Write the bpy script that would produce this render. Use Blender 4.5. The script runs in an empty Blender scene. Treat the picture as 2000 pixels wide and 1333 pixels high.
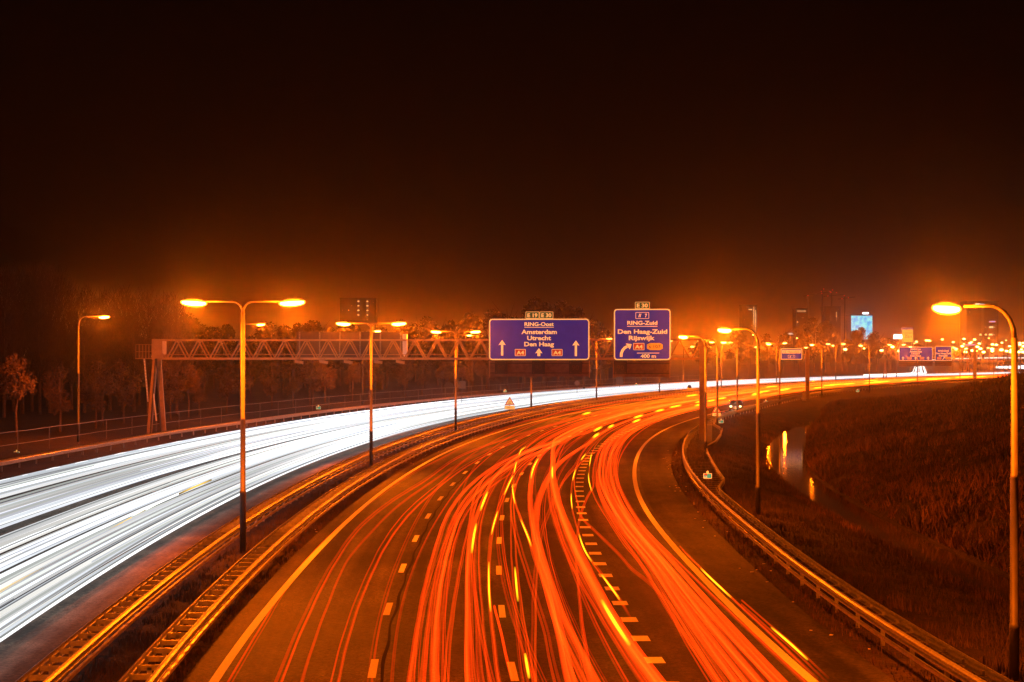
import bpy, math, random
import numpy as np
from mathutils import Vector, Matrix

# ------------------------------------------------------------------ camera
F = 3900.0          # focal length in pixels of the 2000 px wide photograph
H0 = 8.0            # eye height above the carriageway (on the overbridge)
HY = 687.0          # horizon row
sc = bpy.context.scene
col = sc.collection
cam = bpy.data.objects.new('camera', bpy.data.cameras.new('camera'))
col.objects.link(cam)
cam.location = (0, 0, H0)
cam.rotation_euler = (math.radians(90), 0, 0)
cam.data.sensor_width = 36.0
cam.data.lens = F / 2000.0 * 36.0
cam.data.shift_y = (HY - 666.5) / 2000.0
cam.data.clip_start = 0.5
cam.data.clip_end = 20000
sc.camera = cam

# ------------------------------------------------------------------ night sky
w = bpy.data.worlds.new('World'); sc.world = w; w.use_nodes = True
nt = w.node_tree; nt.nodes.clear()
wo = nt.nodes.new('ShaderNodeOutputWorld')
bgs = nt.nodes.new('ShaderNodeBackground'); bgg = nt.nodes.new('ShaderNodeBackground')
sky = nt.nodes.new('ShaderNodeTexSky'); sky.sky_type = 'NISHITA'; sky.sun_disc = False
sky.sun_elevation = math.radians(-9); sky.sun_rotation = math.radians(200)
bgs.inputs['Strength'].default_value = 0.05
nt.links.new(sky.outputs[0], bgs.inputs['Color'])
tc = nt.nodes.new('ShaderNodeTexCoord'); sx = nt.nodes.new('ShaderNodeSeparateXYZ')
nt.links.new(tc.outputs['Generated'], sx.inputs[0])
rp = nt.nodes.new('ShaderNodeValToRGB')
nt.links.new(sx.outputs['Z'], rp.inputs[0])
e = rp.color_ramp.elements
e[0].position = 0.0; e[0].color = (0.040, 0.0090, 0.0010, 1)
e[1].position = 0.20; e[1].color = (0.0022, 0.0005, 0.0002, 1)
q = e.new(0.045); q.color = (0.006, 0.0013, 0.0003, 1)
q = e.new(0.10); q.color = (0.0040, 0.0008, 0.0002, 1)
nt.links.new(rp.outputs[0], bgg.inputs['Color'])
ad = nt.nodes.new('ShaderNodeAddShader')
nt.links.new(bgs.outputs[0], ad.inputs[0]); nt.links.new(bgg.outputs[0], ad.inputs[1])
nt.links.new(ad.outputs[0], wo.inputs['Surface'])

sc.view_settings.view_transform = 'Standard'
sc.view_settings.look = 'None'
sc.view_settings.exposure = 0.0
sc.view_settings.gamma = 1.0
cy = sc.cycles
cy.use_denoising = True
cy.max_bounces = 5; cy.diffuse_bounces = 2; cy.glossy_bounces = 3
cy.volume_bounces = 0; cy.transparent_max_bounces = 40
cy.sample_clamp_indirect = 4.0
cy.caustics_reflective = False; cy.caustics_refractive = False
sc.render.engine = 'CYCLES'

LAMP_RGB = (1.0, 0.128, 0.0015)      # sodium light
LAMP_W = 5200.0       # light thrown down on the road
GLOW_W = 4500.0       # stray light of the bowl itself
HAZE_D = 0.00025

# ------------------------------------------------------------------ road frame
# the motorway bends to the right on a circle of radius R round C; a point is
# given by s (metres along the median lamp row) and off (metres to its right)
R = 974.0; CX, CY = 963.2, 95.0
def P(s, off, z=0.0):
    t = s / R
    return Vector((CX - (R - off) * math.cos(t), CY + (R - off) * math.sin(t), z))
def head(s):                                      # road heading as a turn about z
    return -s / R
def so(x, y):
    dx, dy = CX - x, y - CY
    return R * math.atan2(dy, dx), R - math.hypot(dx, dy)
def gp(px, py, z=0.0):                            # point of the photo lying at height z
    Y = (H0 - z) * F / (py - HY)
    return ((px - 1000.0) * Y / F, Y)
def at(px, py, Y):
    return Vector(((px - 1000.0) * Y / F, Y, H0 - (py - HY) * Y / F))
def interp(x, pts):
    if x <= pts[0][0]: return pts[0][1]
    for (a, fa), (b, fb) in zip(pts, pts[1:]):
        if x <= b:
            t = (x - a) / (b - a); return fa + (fb - fa) * t
    return pts[-1][1]
A_PTS = [(-47, 2.4), (-19, 2.85), (5, 3.1), (33, 3.3), (67, 3.5), (114, 4.1), (155, 4.7), (200, 6.0)]
B_PTS = [(-47, 16.9), (-30, 17.2), (-8, 17.4), (12, 17.6), (39, 18.2), (87, 19.3), (114, 20.2), (152, 21.9), (175, 23.2), (210, 24.8), (260, 25.6)]
def smooth(pts):
    return lambda s: sum(interp(s + d, pts) for d in (-12, -8, -4, 0, 4, 8, 12)) / 7.0
Aof = smooth(A_PTS); Bof = smooth(B_PTS)
def U(s, u): return Aof(s) + u * (Bof(s) - Aof(s))
G1d = smooth([(-50, 0), (40, .35)]); G2d = smooth([(-50, 0), (40, .7), (125, 1.0)])
GR = smooth([(-47, 19.8), (-30, 20.2), (-8, 20.8), (12, 21.1), (39, 21.6), (58, 22.1), (94, 23.2), (152, 25.6), (180, 27.2), (230, 28.2)])
SMAX = 900.0
def srange(a, b, near=2.0, far=10.0, lim=160.0):
    out = [a]; s = a
    while s < b:
        s += near if s < lim else far
        out.append(min(s, b))
    return out

# ------------------------------------------------------------------ object helpers
def link(o, parent=None):
    col.objects.link(o)
    if parent is not None: o.parent = parent
    return o
def mesh_obj(name, V, Fc, m, parent=None, smooth_=False, loc=None):
    me = bpy.data.meshes.new(name)
    me.from_pydata([tuple(v) for v in V], [], Fc)
    me.update()
    if smooth_: me.polygons.foreach_set('use_smooth', [True] * len(me.polygons))
    if m is not None:
        for k in (m if isinstance(m, (list, tuple)) else [m]): me.materials.append(k)
    o = bpy.data.objects.new(name, me)
    if loc is not None: o.location = loc
    return link(o, parent)
def tag(o, label=None, cat=None, group=None, kind=None):
    if label: o['label'] = label
    if cat: o['category'] = cat
    if group: o['group'] = group
    if kind: o['kind'] = kind
    return o
def thing(name, loc, rz, label, cat, group=None):
    o = bpy.data.objects.new(name, None); col.objects.link(o)
    o.location = loc; o.rotation_euler = (0, 0, rz); o.empty_display_size = 0.2
    return tag(o, label, cat, group)
def copy_tree(o, parent=None):
    c = o.copy(); col.objects.link(c); c.parent = parent
    for ch in list(o.children): copy_tree(ch, c)
    return c
class MB:
    def __init__(s): s.v = []; s.f = []
    def add(s, V, Fc):
        n = len(s.v); s.v += [tuple(v) for v in V]; s.f += [tuple(i + n for i in f) for f in Fc]; return s
    def box(s, c, size, rz=0.0):
        x, y, z = (k / 2 for k in size); ca, sa = math.cos(rz), math.sin(rz)
        V = []
        for dz in (-z, z):
            for dx, dy in ((-x, -y), (x, -y), (x, y), (-x, y)):
                V.append((c[0] + dx * ca - dy * sa, c[1] + dx * sa + dy * ca, c[2] + dz))
        return s.add(V, [(3, 2, 1, 0), (4, 5, 6, 7), (0, 1, 5, 4), (1, 2, 6, 5), (2, 3, 7, 6), (3, 0, 4, 7)])
    def tube(s, pts, rad, n=8, cap=True):
        pts = [Vector(p) for p in pts]; rad = rad if isinstance(rad, (list, tuple)) else [rad] * len(pts)
        V = []; Fc = []; prev = None
        for i, p in enumerate(pts):
            t = (pts[min(i + 1, len(pts) - 1)] - pts[max(i - 1, 0)])
            t = t.normalized() if t.length > 1e-9 else Vector((0, 0, 1))
            ref = prev if prev is not None else (Vector((1, 0, 0)) if abs(t.x) < .8 else Vector((0, 1, 0)))
            a = (ref - t * ref.dot(t)).normalized(); b = t.cross(a); prev = a
            for k in range(n):
                g = 2 * math.pi * (k + .5) / n
                V.append(p + (a * math.cos(g) + b * math.sin(g)) * rad[i])
        for i in range(len(pts) - 1):
            for k in range(n):
                k2 = (k + 1) % n
                Fc.append((i * n + k, i * n + k2, (i + 1) * n + k2, (i + 1) * n + k))
        if cap:
            Fc.append(tuple(range(n - 1, -1, -1))); Fc.append(tuple((len(pts) - 1) * n + k for k in range(n)))
        return s.add(V, Fc)
    def sweep(s, pts, prof, closed=True):            # prof: (right, up) pairs
        pts = [Vector(p) for p in pts]; n = len(prof); V = []; Fc = []
        for i, p in enumerate(pts):
            t = pts[min(i + 1, len(pts) - 1)] - pts[max(i - 1, 0)]; t.z = 0; t.normalize()
            r = Vector((t.y, -t.x, 0))
            for (a, b) in prof: V.append(p + r * a + Vector((0, 0, b)))
        m = n if closed else n - 1
        for i in range(len(pts) - 1):
            for k in range(m):
                k2 = (k + 1) % n
                Fc.append((i * n + k, (i + 1) * n + k, (i + 1) * n + k2, i * n + k2))
        if closed and n > 2:
            Fc.append(tuple(range(n))); Fc.append(tuple((len(pts) - 1) * n + k for k in range(n - 1, -1, -1)))
        return s.add(V, Fc)
    def ell(s, c, r, nu=12, nv=8):
        V = []; Fc = []
        for j in range(nv + 1):
            a = math.pi * j / nv - math.pi / 2
            for i in range(nu):
                b = 2 * math.pi * i / nu
                V.append((c[0] + r[0] * math.cos(a) * math.cos(b), c[1] + r[1] * math.cos(a) * math.sin(b), c[2] + r[2] * math.sin(a)))
        for j in range(nv):
            for i in range(nu):
                i2 = (i + 1) % nu
                Fc.append((j * nu + i, j * nu + i2, (j + 1) * nu + i2, (j + 1) * nu + i))
        return s.add(V, Fc)
    def build(s, name, m, parent=None, smooth_=False): return mesh_obj(name, s.v, s.f, m, parent, smooth_)
def prism(poly, y0, y1):                              # polygon in local x,z pushed through y
    n = len(poly)
    V = [(x, y0, z) for x, z in poly] + [(x, y1, z) for x, z in poly]
    Fc = [tuple(range(n)), tuple(range(2 * n - 1, n - 1, -1))]
    for i in range(n):
        j = (i + 1) % n; Fc.append((i, i + n, j + n, j))
    return V, Fc
def rrect(x0, x1, z0, z1, r, n=5):
    out = []
    for cx_, cz_, a0 in ((x1 - r, z0 + r, -90), (x1 - r, z1 - r, 0), (x0 + r, z1 - r, 90), (x0 + r, z0 + r, 180)):
        for k in range(n + 1):
            a = math.radians(a0 + 90 * k / n); out.append((cx_ + r * math.cos(a), cz_ + r * math.sin(a)))
    return out
def ring(outer, inner, y0, y1):
    n = len(outer)
    V = [(x, y0, z) for x, z in outer] + [(x, y0, z) for x, z in inner] + [(x, y1, z) for x, z in outer] + [(x, y1, z) for x, z in inner]
    Fc = []
    for i in range(n):
        j = (i + 1) % n
        Fc += [(i, j, n + j, n + i), (i, 2 * n + i, 2 * n + j, j), (n + i, n + j, 3 * n + j, 3 * n + i), (2 * n + i, 3 * n + i, 3 * n + j, 2 * n + j)]
    return V, Fc

# ------------------------------------------------------------------ materials
def mat(name, c, rough=0.6, metal=0.0, n=None, bump=None, emit=None, es=0.0, c2=None, mix=None, spec=None):
    m = bpy.data.materials.new(name); m.use_nodes = True; t = m.node_tree; b = t.nodes['Principled BSDF']
    b.inputs['Roughness'].default_value = rough; b.inputs['Metallic'].default_value = metal
    if spec is not None: b.inputs['Specular IOR Level'].default_value = spec
    b.inputs['Base Color'].default_value = (*c, 1)
    g = t.nodes.new('ShaderNodeNewGeometry')
    if n:                                            # (scale, amount)
        nz = t.nodes.new('ShaderNodeTexNoise'); nz.inputs['Scale'].default_value = n[0]; nz.inputs['Detail'].default_value = 6
        nz.inputs['Roughness'].default_value = .65
        t.links.new(g.outputs['Position'], nz.inputs['Vector'])
        r = t.nodes.new('ShaderNodeValToRGB'); t.links.new(nz.outputs['Fac'], r.inputs[0])
        lo = c2 if c2 else tuple(k * (1 - n[1]) for k in c)
        hi = c if c2 else tuple(min(1, k * (1 + n[1])) for k in c)
        r.color_ramp.elements[0].position = .36; r.color_ramp.elements[0].color = (*lo, 1)
        r.color_ramp.elements[1].position = .66; r.color_ramp.elements[1].color = (*hi, 1)
        out = r.outputs[0]
        if mix:                                      # second, larger noise: (scale, colour, lo, hi)
            n2 = t.nodes.new('ShaderNodeTexNoise'); n2.inputs['Scale'].default_value = mix[0]; n2.inputs['Detail'].default_value = 4
            t.links.new(g.outputs['Position'], n2.inputs['Vector'])
            mr = t.nodes.new('ShaderNodeMapRange'); mr.inputs['From Min'].default_value = mix[2]; mr.inputs['From Max'].default_value = mix[3]
            t.links.new(n2.outputs['Fac'], mr.inputs['Value'])
            mx = t.nodes.new('ShaderNodeMix'); mx.data_type = 'RGBA'
            t.links.new(mr.outputs[0], mx.inputs[0]); t.links.new(out, mx.inputs[6]); mx.inputs[7].default_value = (*mix[1], 1)
            out = mx.outputs[2]
        t.links.new(out, b.inputs['Base Color'])
    if bump:                                         # (scale, strength, distance)
        nb = t.nodes.new('ShaderNodeTexNoise'); nb.inputs['Scale'].default_value = bump[0]; nb.inputs['Detail'].default_value = 5
        t.links.new(g.outputs['Position'], nb.inputs['Vector'])
        bp = t.nodes.new('ShaderNodeBump'); bp.inputs['Strength'].default_value = bump[1]; bp.inputs['Distance'].default_value = bump[2]
        t.links.new(nb.outputs['Fac'], bp.inputs['Height']); t.links.new(bp.outputs[0], b.inputs['Normal'])
    if emit:
        b.inputs['Emission Color'].default_value = (*emit, 1); b.inputs['Emission Strength'].default_value = es
        m.cycles.emission_sampling = 'NONE'
    return m
def glow(name, c, st, additive=False, attr=None, sampling='NONE'):
    m = bpy.data.materials.new(name); m.use_nodes = True; t = m.node_tree; t.nodes.clear()
    o = t.nodes.new('ShaderNodeOutputMaterial'); em = t.nodes.new('ShaderNodeEmission')
    em.inputs[0].default_value = (*c, 1); em.inputs[1].default_value = st
    if attr:
        a = t.nodes.new('ShaderNodeAttribute'); a.attribute_name = attr
        mu = t.nodes.new('ShaderNodeMath'); mu.operation = 'MULTIPLY'; mu.inputs[1].default_value = st
        t.links.new(a.outputs['Fac'], mu.inputs[0]); t.links.new(mu.outputs[0], em.inputs[1])
        t.links.new(a.outputs['Color'], em.inputs[0])
        sep = t.nodes.new('ShaderNodeAttribute'); sep.attribute_name = attr + '_k'
        t.links.new(sep.outputs['Fac'], mu.inputs[0])
    if additive:
        tr = t.nodes.new('ShaderNodeBsdfTransparent'); s_ = t.nodes.new('ShaderNodeAddShader')
        t.links.new(tr.outputs[0], s_.inputs[0]); t.links.new(em.outputs[0], s_.inputs[1]); t.links.new(s_.outputs[0], o.inputs[0])
    else:
        t.links.new(em.outputs[0], o.inputs[0])
    m.cycles.emission_sampling = sampling
    return m

M = {}
M['asphalt'] = mat('asphalt', (0.055, 0.046, 0.038), .6, spec=.10, n=(11, .8), bump=(22, 1.0, .03), mix=(.12, (0.026, 0.023, 0.020), .40, .60))
M['asphalt2'] = mat('asphalt_shoulder', (0.050, 0.043, 0.036), .75, spec=.1, n=(30, .5), bump=(40, .6, .012), mix=(.3, (0.034, 0.03, 0.028), .45, .6))
M['asphalt3'] = mat('asphalt_pale', (0.10, 0.075, 0.055), .7, spec=.12, n=(18, .6), bump=(30, .6, .012), mix=(.2, (0.06, 0.045, 0.035), .45, .6))
def wear(m, lane, first, dark=.28, ext=1.0):
    # tyre-polished tracks, transverse joints and oil stains following the lanes (u = metres along, v = metres across)
    t = m.node_tree; b = t.nodes['Principled BSDF']; src = b.inputs['Base Color'].links[0].from_socket
    uv = t.nodes.new('ShaderNodeUVMap'); sp = t.nodes.new('ShaderNodeSeparateXYZ'); t.links.new(uv.outputs[0], sp.inputs[0])
    def mth(op, a, bb=None, c=None):
        q = t.nodes.new('ShaderNodeMath'); q.operation = op
        for i, v in enumerate((a, bb, c)):
            if v is None: continue
            if isinstance(v, (int, float)): q.inputs[i].default_value = v
            else: t.links.new(v, q.inputs[i])
        return q.outputs[0]
    tr = mth('COSINE', mth('MULTIPLY', mth('SUBTRACT', sp.outputs[1], first), 2 * math.pi / lane * 2))
    mp = t.nodes.new('ShaderNodeMapping'); mp.inputs['Scale'].default_value = (.03, 1.6, 1); t.links.new(uv.outputs[0], mp.inputs[0])
    nz = t.nodes.new('ShaderNodeTexNoise'); nz.inputs['Scale'].default_value = 1.0; nz.inputs['Detail'].default_value = 5; t.links.new(mp.outputs[0], nz.inputs['Vector'])
    f = mth('ADD', mth('MULTIPLY', tr, .30), mth('MULTIPLY', mth('SUBTRACT', nz.outputs['Fac'], .5), 4.0 * ext))
    mp2 = t.nodes.new('ShaderNodeMapping'); mp2.inputs['Scale'].default_value = (.35, .9, 1); t.links.new(uv.outputs[0], mp2.inputs[0])
    n2 = t.nodes.new('ShaderNodeTexNoise'); n2.inputs['Scale'].default_value = .8; n2.inputs['Detail'].default_value = 7; n2.inputs['Roughness'].default_value = .7; t.links.new(mp2.outputs[0], n2.inputs['Vector'])
    f = mth('ADD', f, mth('MULTIPLY', mth('SUBTRACT', n2.outputs['Fac'], .5), 3.4))
    n3 = t.nodes.new('ShaderNodeTexNoise'); n3.inputs['Scale'].default_value = 5.5; n3.inputs['Detail'].default_value = 3; n3.inputs['Roughness'].default_value = .8; t.links.new(uv.outputs[0], n3.inputs['Vector'])
    f = mth('ADD', f, mth('MULTIPLY', mth('SUBTRACT', n3.outputs['Fac'], .5), 4.5))
    g = mth('MAXIMUM', mth('ADD', 1.0, f), dark)
    vm = t.nodes.new('ShaderNodeVectorMath'); vm.operation = 'SCALE'; t.links.new(src, vm.inputs[0]); t.links.new(g, vm.inputs[3]); t.links.new(vm.outputs[0], b.inputs['Base Color'])
wear(M['asphalt'], 3.6, 4.3); wear(M['asphalt2'], 3.6, 1.0, .35, .6); wear(M['asphalt3'], 3.7, -4.7)
M['paint'] = mat('road_paint', (0.78, 0.77, 0.73), .55, n=(14, .18), bump=(50, .3, .004))
M['verge'] = mat('verge_soil', (0.070, 0.040, 0.018), .95, n=(1.3, .6), bump=(6, 1.0, .25), c2=(0.018, 0.010, 0.005), mix=(.16, (0.022, 0.013, 0.007), .4, .65))
M['grass'] = mat('grass_blades', (0.14, 0.085, 0.035), .8, n=(.5, .6), c2=(0.030, 0.018, 0.009))
M['straw'] = mat('straw_blades', (0.27, 0.14, 0.07), .8, n=(.35, .5), c2=(0.020, 0.012, 0.007))
M['steel'] = mat('galvanised_steel', (0.50, 0.50, 0.49), .38, .75, n=(5, .25), bump=(25, .15, .004))
M['steel_dark'] = mat('weathered_steel', (0.24, 0.23, 0.22), .55, .5, n=(8, .4))
M['pole'] = mat('pole_paint', (0.058, 0.052, 0.045), .6, .0, n=(3, .25))
M['gantry'] = mat('gantry_paint', (0.36, 0.24, 0.13), .5, .1, n=(2, .15))
M['concrete'] = mat('concrete', (0.33, 0.32, 0.30), .85, n=(4, .3), bump=(20, .4, .01))
M['sign_white'] = mat('glowing_sign_film', (0.80, 0.80, 0.78), .35, n=(3, .05), emit=(1.0, .46, .10), es=.85)  # glow put in to stand for light thrown back by the film
M['white_paint'] = mat('white_sign_film', (0.80, 0.80, 0.78), .35, n=(3, .05))
M['cab'] = mat('cabinet_paint', (0.42, 0.43, 0.41), .5, n=(3, .15))
M['red_film'] = mat('red_sign_film', (0.62, 0.05, 0.04), .35, n=(3, .1), emit=(.6, .04, .01), es=.3)  # faint red glow added in place of light falling on the film
M['yellow_film'] = mat('yellow_sign_film', (0.80, 0.55, 0.05), .35, n=(3, .1), emit=(1.0, .32, .02), es=.45)  # added yellow glow stands in for lamplight on the film
M['green_film'] = mat('green_sign_film', (0.02, 0.20, 0.10), .35, n=(3, .1), emit=(0.03, 0.10, 0.05), es=.12)  # weak green glow added; the plates are no light source
M['teal_film'] = mat('teal_sign_film', (0.03, 0.52, 0.42), .35, n=(3, .1), emit=(.01, .40, .30), es=.5)  # teal glow put in so markers keep their colour under sodium light
M['black'] = mat('black_paint', (0.015, 0.015, 0.015), .6, n=(4, .3))
M['back'] = mat('sign_back', (0.085, 0.055, 0.035), .8, .0, n=(1, .2))
M['mesh_dark'] = mat('matrix_board', (0.15, 0.10, 0.07), .7, n=(3, .3))
M['bark'] = mat('bark', (0.15, 0.10, 0.06), .9, n=(5, .4), bump=(12, .6, .03))
M['leaf'] = mat('leaves', (0.12, 0.085, 0.035), .75, n=(.9, .5), c2=(0.022, 0.022, 0.010))
M['leaf2'] = mat('autumn_leaves', (0.22, 0.13, 0.05), .75, n=(.9, .5), c2=(0.07, 0.042, 0.016))
M['twig'] = mat('twigs', (0.11, 0.07, 0.045), .9, n=(2, .4))
M['tower'] = mat('tower_wall', (0.06, 0.058, 0.06), .8, n=(.05, .3))
M['brick'] = mat('brick_wall', (0.18, 0.11, 0.08), .85, n=(.3, .3))
M['rubber'] = mat('rubber', (0.02, 0.02, 0.02), .8, n=(9, .3))
M['carpaint'] = mat('car_paint', (0.16, 0.03, 0.03), .25, .3, n=(1, .08))
M['glass'] = mat('dark_glass', (0.02, 0.022, 0.025), .08, 0, n=(2, .2))
M['litter'] = mat('litter', (0.75, 0.72, 0.66), .6, n=(9, .2))
# blue sign face: glossy film, long shallow ripples along the boards
def sign_face():
    m = mat('blue_sign_film', (0.006, 0.012, 0.16), .20, n=(1.2, .3), emit=(0.008, 0.010, 0.115), es=1.0, spec=.12)  # blue glow added so the unlit face stays blue under orange lamps
    t = m.node_tree; b = t.nodes['Principled BSDF']
    tc_ = t.nodes.new('ShaderNodeTexCoord'); mp = t.nodes.new('ShaderNodeMapping'); mp.inputs['Scale'].default_value = (.35, 1, 7)
    nb = t.nodes.new('ShaderNodeTexNoise'); nb.inputs['Scale'].default_value = 1.6; nb.inputs['Detail'].default_value = 3
    t.links.new(tc_.outputs['Object'], mp.inputs[0]); t.links.new(mp.outputs[0], nb.inputs['Vector'])
    bp = t.nodes.new('ShaderNodeBump'); bp.inputs['Strength'].default_value = .6; bp.inputs['Distance'].default_value = .012
    t.links.new(nb.outputs['Fac'], bp.inputs['Height']); t.links.new(bp.outputs[0], b.inputs['Normal'])
    return m
M['blue_film'] = sign_face()
def water_mat():
    m = mat('ditch_water', (0.10, 0.08, 0.05), .05)
    t = m.node_tree; b = t.nodes['Principled BSDF']; g = t.nodes.new('ShaderNodeNewGeometry')
    nb = t.nodes.new('ShaderNodeTexNoise'); nb.inputs['Scale'].default_value = .9; nb.inputs['Detail'].default_value = 3
    t.links.new(g.outputs['Position'], nb.inputs['Vector'])
    bp = t.nodes.new('ShaderNodeBump'); bp.inputs['Strength'].default_value = .18; bp.inputs['Distance'].default_value = .02
    t.links.new(nb.outputs['Fac'], bp.inputs['Height']); t.links.new(bp.outputs[0], b.inputs['Normal'])
    b.inputs['IOR'].default_value = 1.33
    return m
M['water'] = water_mat()
M['bowl'] = glow('sodium_bowl', (1.0, 0.34, 0.012), 1.8, additive=True)
M['tube'] = glow('sodium_tube', (1.0, 0.66, 0.22), 9.0)
M['bowl_far'] = glow('sodium_bowl_far', (1.0, 0.60, 0.16), 12.0)
M['headlight'] = glow('headlamp', (1.0, 0.70, 0.28), 9.0)
M['trail'] = glow('trail_light', (1, 1, 1), 1.0, additive=True, attr='tc')
M['trail_white'] = glow('trail_white', (1, 1, 1), 1.0, additive=False, attr='tc')

# ------------------------------------------------------------------ ground
rng = random.Random(7)
def hnoise(x, y):
    return (math.sin(x * .31 + y * .17) + math.sin(x * .13 - y * .23 + 1.3) + .6 * math.sin(x * .71 + y * .43 + 2.1) + .4 * math.sin(x * 1.3 - y * 1.1) + .35 * math.sin(x*2.1 + y*1.7+.4)) / 3.3
DL = smooth([(-30, 28.9), (51, 29.2), (80, 29.6), (96, 30.2), (125, 31.6), (156, 33.6), (175, 35.0)])
DR = smooth([(-30, 30.6), (51, 31.2), (75, 32.2), (101, 33.9), (130, 34.6), (158, 35.4), (175, 36.0)])
WZ = -1.25
def ground(x, y):
    if y > 2500 or x > 940: return -0.06
    s, o = so(x, y)
    z = -0.06
    if o > 20.0:
        g = GR(s)
        if s < 190:
            k = 1.0 if s < 165 else max(0.0, (190 - s) / 25)
            a, b = DL(s), DR(s)
            if o < a: 
                t = max(0.0, min(1.0, (o - g - 1.0) / (a - g - 1.0))); z = -0.06 - (1.35 * t ** 1.7) * k
            elif o < b: z = -0.06 - (1.75) * k
        if o >= (DR(s) if s < 190 else 34):
            b = DR(min(s, 175))
            fade = 1.0 if s < 150 else max(0.0, 1 - (s - 150) / 95.0) ** 1.3
            base = -1.4 if s < 165 else -1.4 * max(0, (190 - s) / 25)
            rise = min((o - b) * 0.245, 7.6 + (o - b - 31) * .02 if o - b > 31 else 9)
            if o - b < .8: base = base
            z = max(base + (rise + min(1.0, (o - b) * .6) * 0.8) * fade + hnoise(x, y) * .30 * fade * min(1, (o - b) / 4), -1.6)
    elif -1.5 < o < 0.8 or (0.8 <= o < 2.4):
        z = -0.02 + .05 * hnoise(x * 2, y * 2)
    elif o < -21.5:
        z = 0.0 + min(.5, (-21.5 - o) * .045) + .06 * hnoise(x, y)
        if s > 500 or s < -80: z = -0.06
    return z
def axis(segs):
    out = []
    for a, b, st in segs:
        k = a
        while k < b - 1e-6: out.append(k); k += st
    out.append(segs[-1][1]); return out
xs = axis([(-3000, -400, 400), (-400, -120, 20), (-120, -44, 4), (-44, 20, 1.0), (20, 46, .8), (46, 90, 1.6), (90, 200, 5), (200, 600, 40), (600, 3800, 400)])
ys = axis([(-120, 20, 14), (20, 60, 2), (60, 300, 1.6), (300, 420, 6), (420, 1000, 20), (1000, 2500, 150), (2500, 6000, 700)])
V = [(x, y, ground(x, y)) for y in ys for x in xs]
nx = len(xs)
Fc = [(j * nx + i, j * nx + i + 1, (j + 1) * nx + i + 1, (j + 1) * nx + i) for j in range(len(ys) - 1) for i in range(nx - 1)]
tag(mesh_obj('ground', V, Fc, M['verge'], smooth_=True), kind='structure')

def sheet(name, s0, s1, fa, fb, z, m, n=4, kind='structure', near=4):
    ss = srange(s0, s1, near, 12); V = []; Fc = []
    for s in ss:
        a, b = fa(s), fb(s)
        for k in range(n + 1): V.append(P(s, a + (b - a) * k / n, z))
    for i in range(len(ss) - 1):
        for k in range(n): Fc.append((i * (n + 1) + k, i * (n + 1) + k + 1, (i + 1) * (n + 1) + k + 1, (i + 1) * (n + 1) + k))
    o = mesh_obj(name, V, Fc, m)
    uv = o.data.uv_layers.new(name='road'); W_ = n + 1
    for lp in o.data.loops:
        i, k = divmod(lp.vertex_index, W_); s_ = ss[i]; a, b = fa(s_), fb(s_)
        uv.data[lp.index].uv = (s_, a + (b - a) * k / n)
    return tag(o, kind=kind)
sheet('road_right_carriageway', -115, SMAX, lambda s: Aof(s) - .75, lambda s: Bof(s) + .35, 0.0, M['asphalt'])
sheet('road_right_shoulder', -115, SMAX, lambda s: Bof(s) + .35, lambda s: GR(s) - .9, -0.004, M['asphalt2'])
sheet('road_left_carriageway', -115, SMAX, lambda s: -21.0, lambda s: -2.0 + .3 * (s > 40), 0.0, M['asphalt3'])
# water of the ditch
ss = srange(-40, 172, 3, 6); V = []; Fc = []
for s in ss:
    a, b = DL(s) - 1.2, DR(s) + 1.5
    for k in range(4): V.append(P(s, a + (b - a) * k / 3, WZ))
for i in range(len(ss) - 1):
    for k in range(3): Fc.append((i * 4 + k, i * 4 + k + 1, (i + 1) * 4 + k + 1, (i + 1) * 4 + k))
tag(mesh_obj('ditch_water', V, Fc, M['water']), kind='structure')

# painted markings: each line is one sheet
def line(name, s0, s1, f, wd, z=0.004):
    return sheet(name, s0, s1, lambda s: f(s) - wd / 2, lambda s: f(s) + wd / 2, z, M['paint'], n=1, near=2)
line('edge_line_left', -115, SMAX, Aof, .24)
line('edge_line_right', -115, SMAX, Bof, .26)
line('edge_line_far_carriageway', -115, SMAX, lambda s: -18.6, .2)
def dashes(name, s0, period, L, f, wd, s1=700, z=0.004):
    mb = MB(); s = s0
    while s < s1:
        a = [P(s, f(s) - wd / 2, z), P(s, f(s) + wd / 2, z), P(s + L, f(s + L) + wd / 2, z), P(s + L, f(s + L) - wd / 2, z)]
        mb.add(a, [(0, 1, 2, 3)]); s += period
    return tag(mb.build(name, M['paint']), kind='structure')
UL1 = lambda s: U(s, interp(s, [(-47, .262), (58, .243)]))
UL2 = lambda s: U(s, .503)
UL3 = lambda s: U(s, interp(s, [(-47, .76), (15, .775), (60, .755), (110, .79)]))
dashes('lane_dashes_one', -46.4 - 11.75 * 5, 11.75, 3.0, UL1, .2)
dashes('lane_dashes_two', -47.0 - 11.65 * 5, 11.65, 3.0, UL2, .2)
dashes('block_marking', -44.4 - 3.97 * 15, 3.97, 1.05, UL3, .48)
for k, o_ in enumerate((-6.3, -9.85, -13.8)):
    dashes('lane_dashes_far_carriageway', -90 + 3 * k, 11.7, 3.0, lambda s, o_=o_: o_, .2)
# tar seams and a patch on the right carriageway
m_seam = mat('tar_seam', (0.016, 0.014, 0.012), .95, spec=.1, n=(6, .3))
sheet('tar_seam', -115, 300, lambda s: UL1(s) + .20 + .03 * math.sin(s * .9), lambda s: UL1(s) + .28 + .03 * math.sin(s * .9) + .02 * math.sin(s * .55), 0.0015, m_seam, n=1, near=.5)

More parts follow.
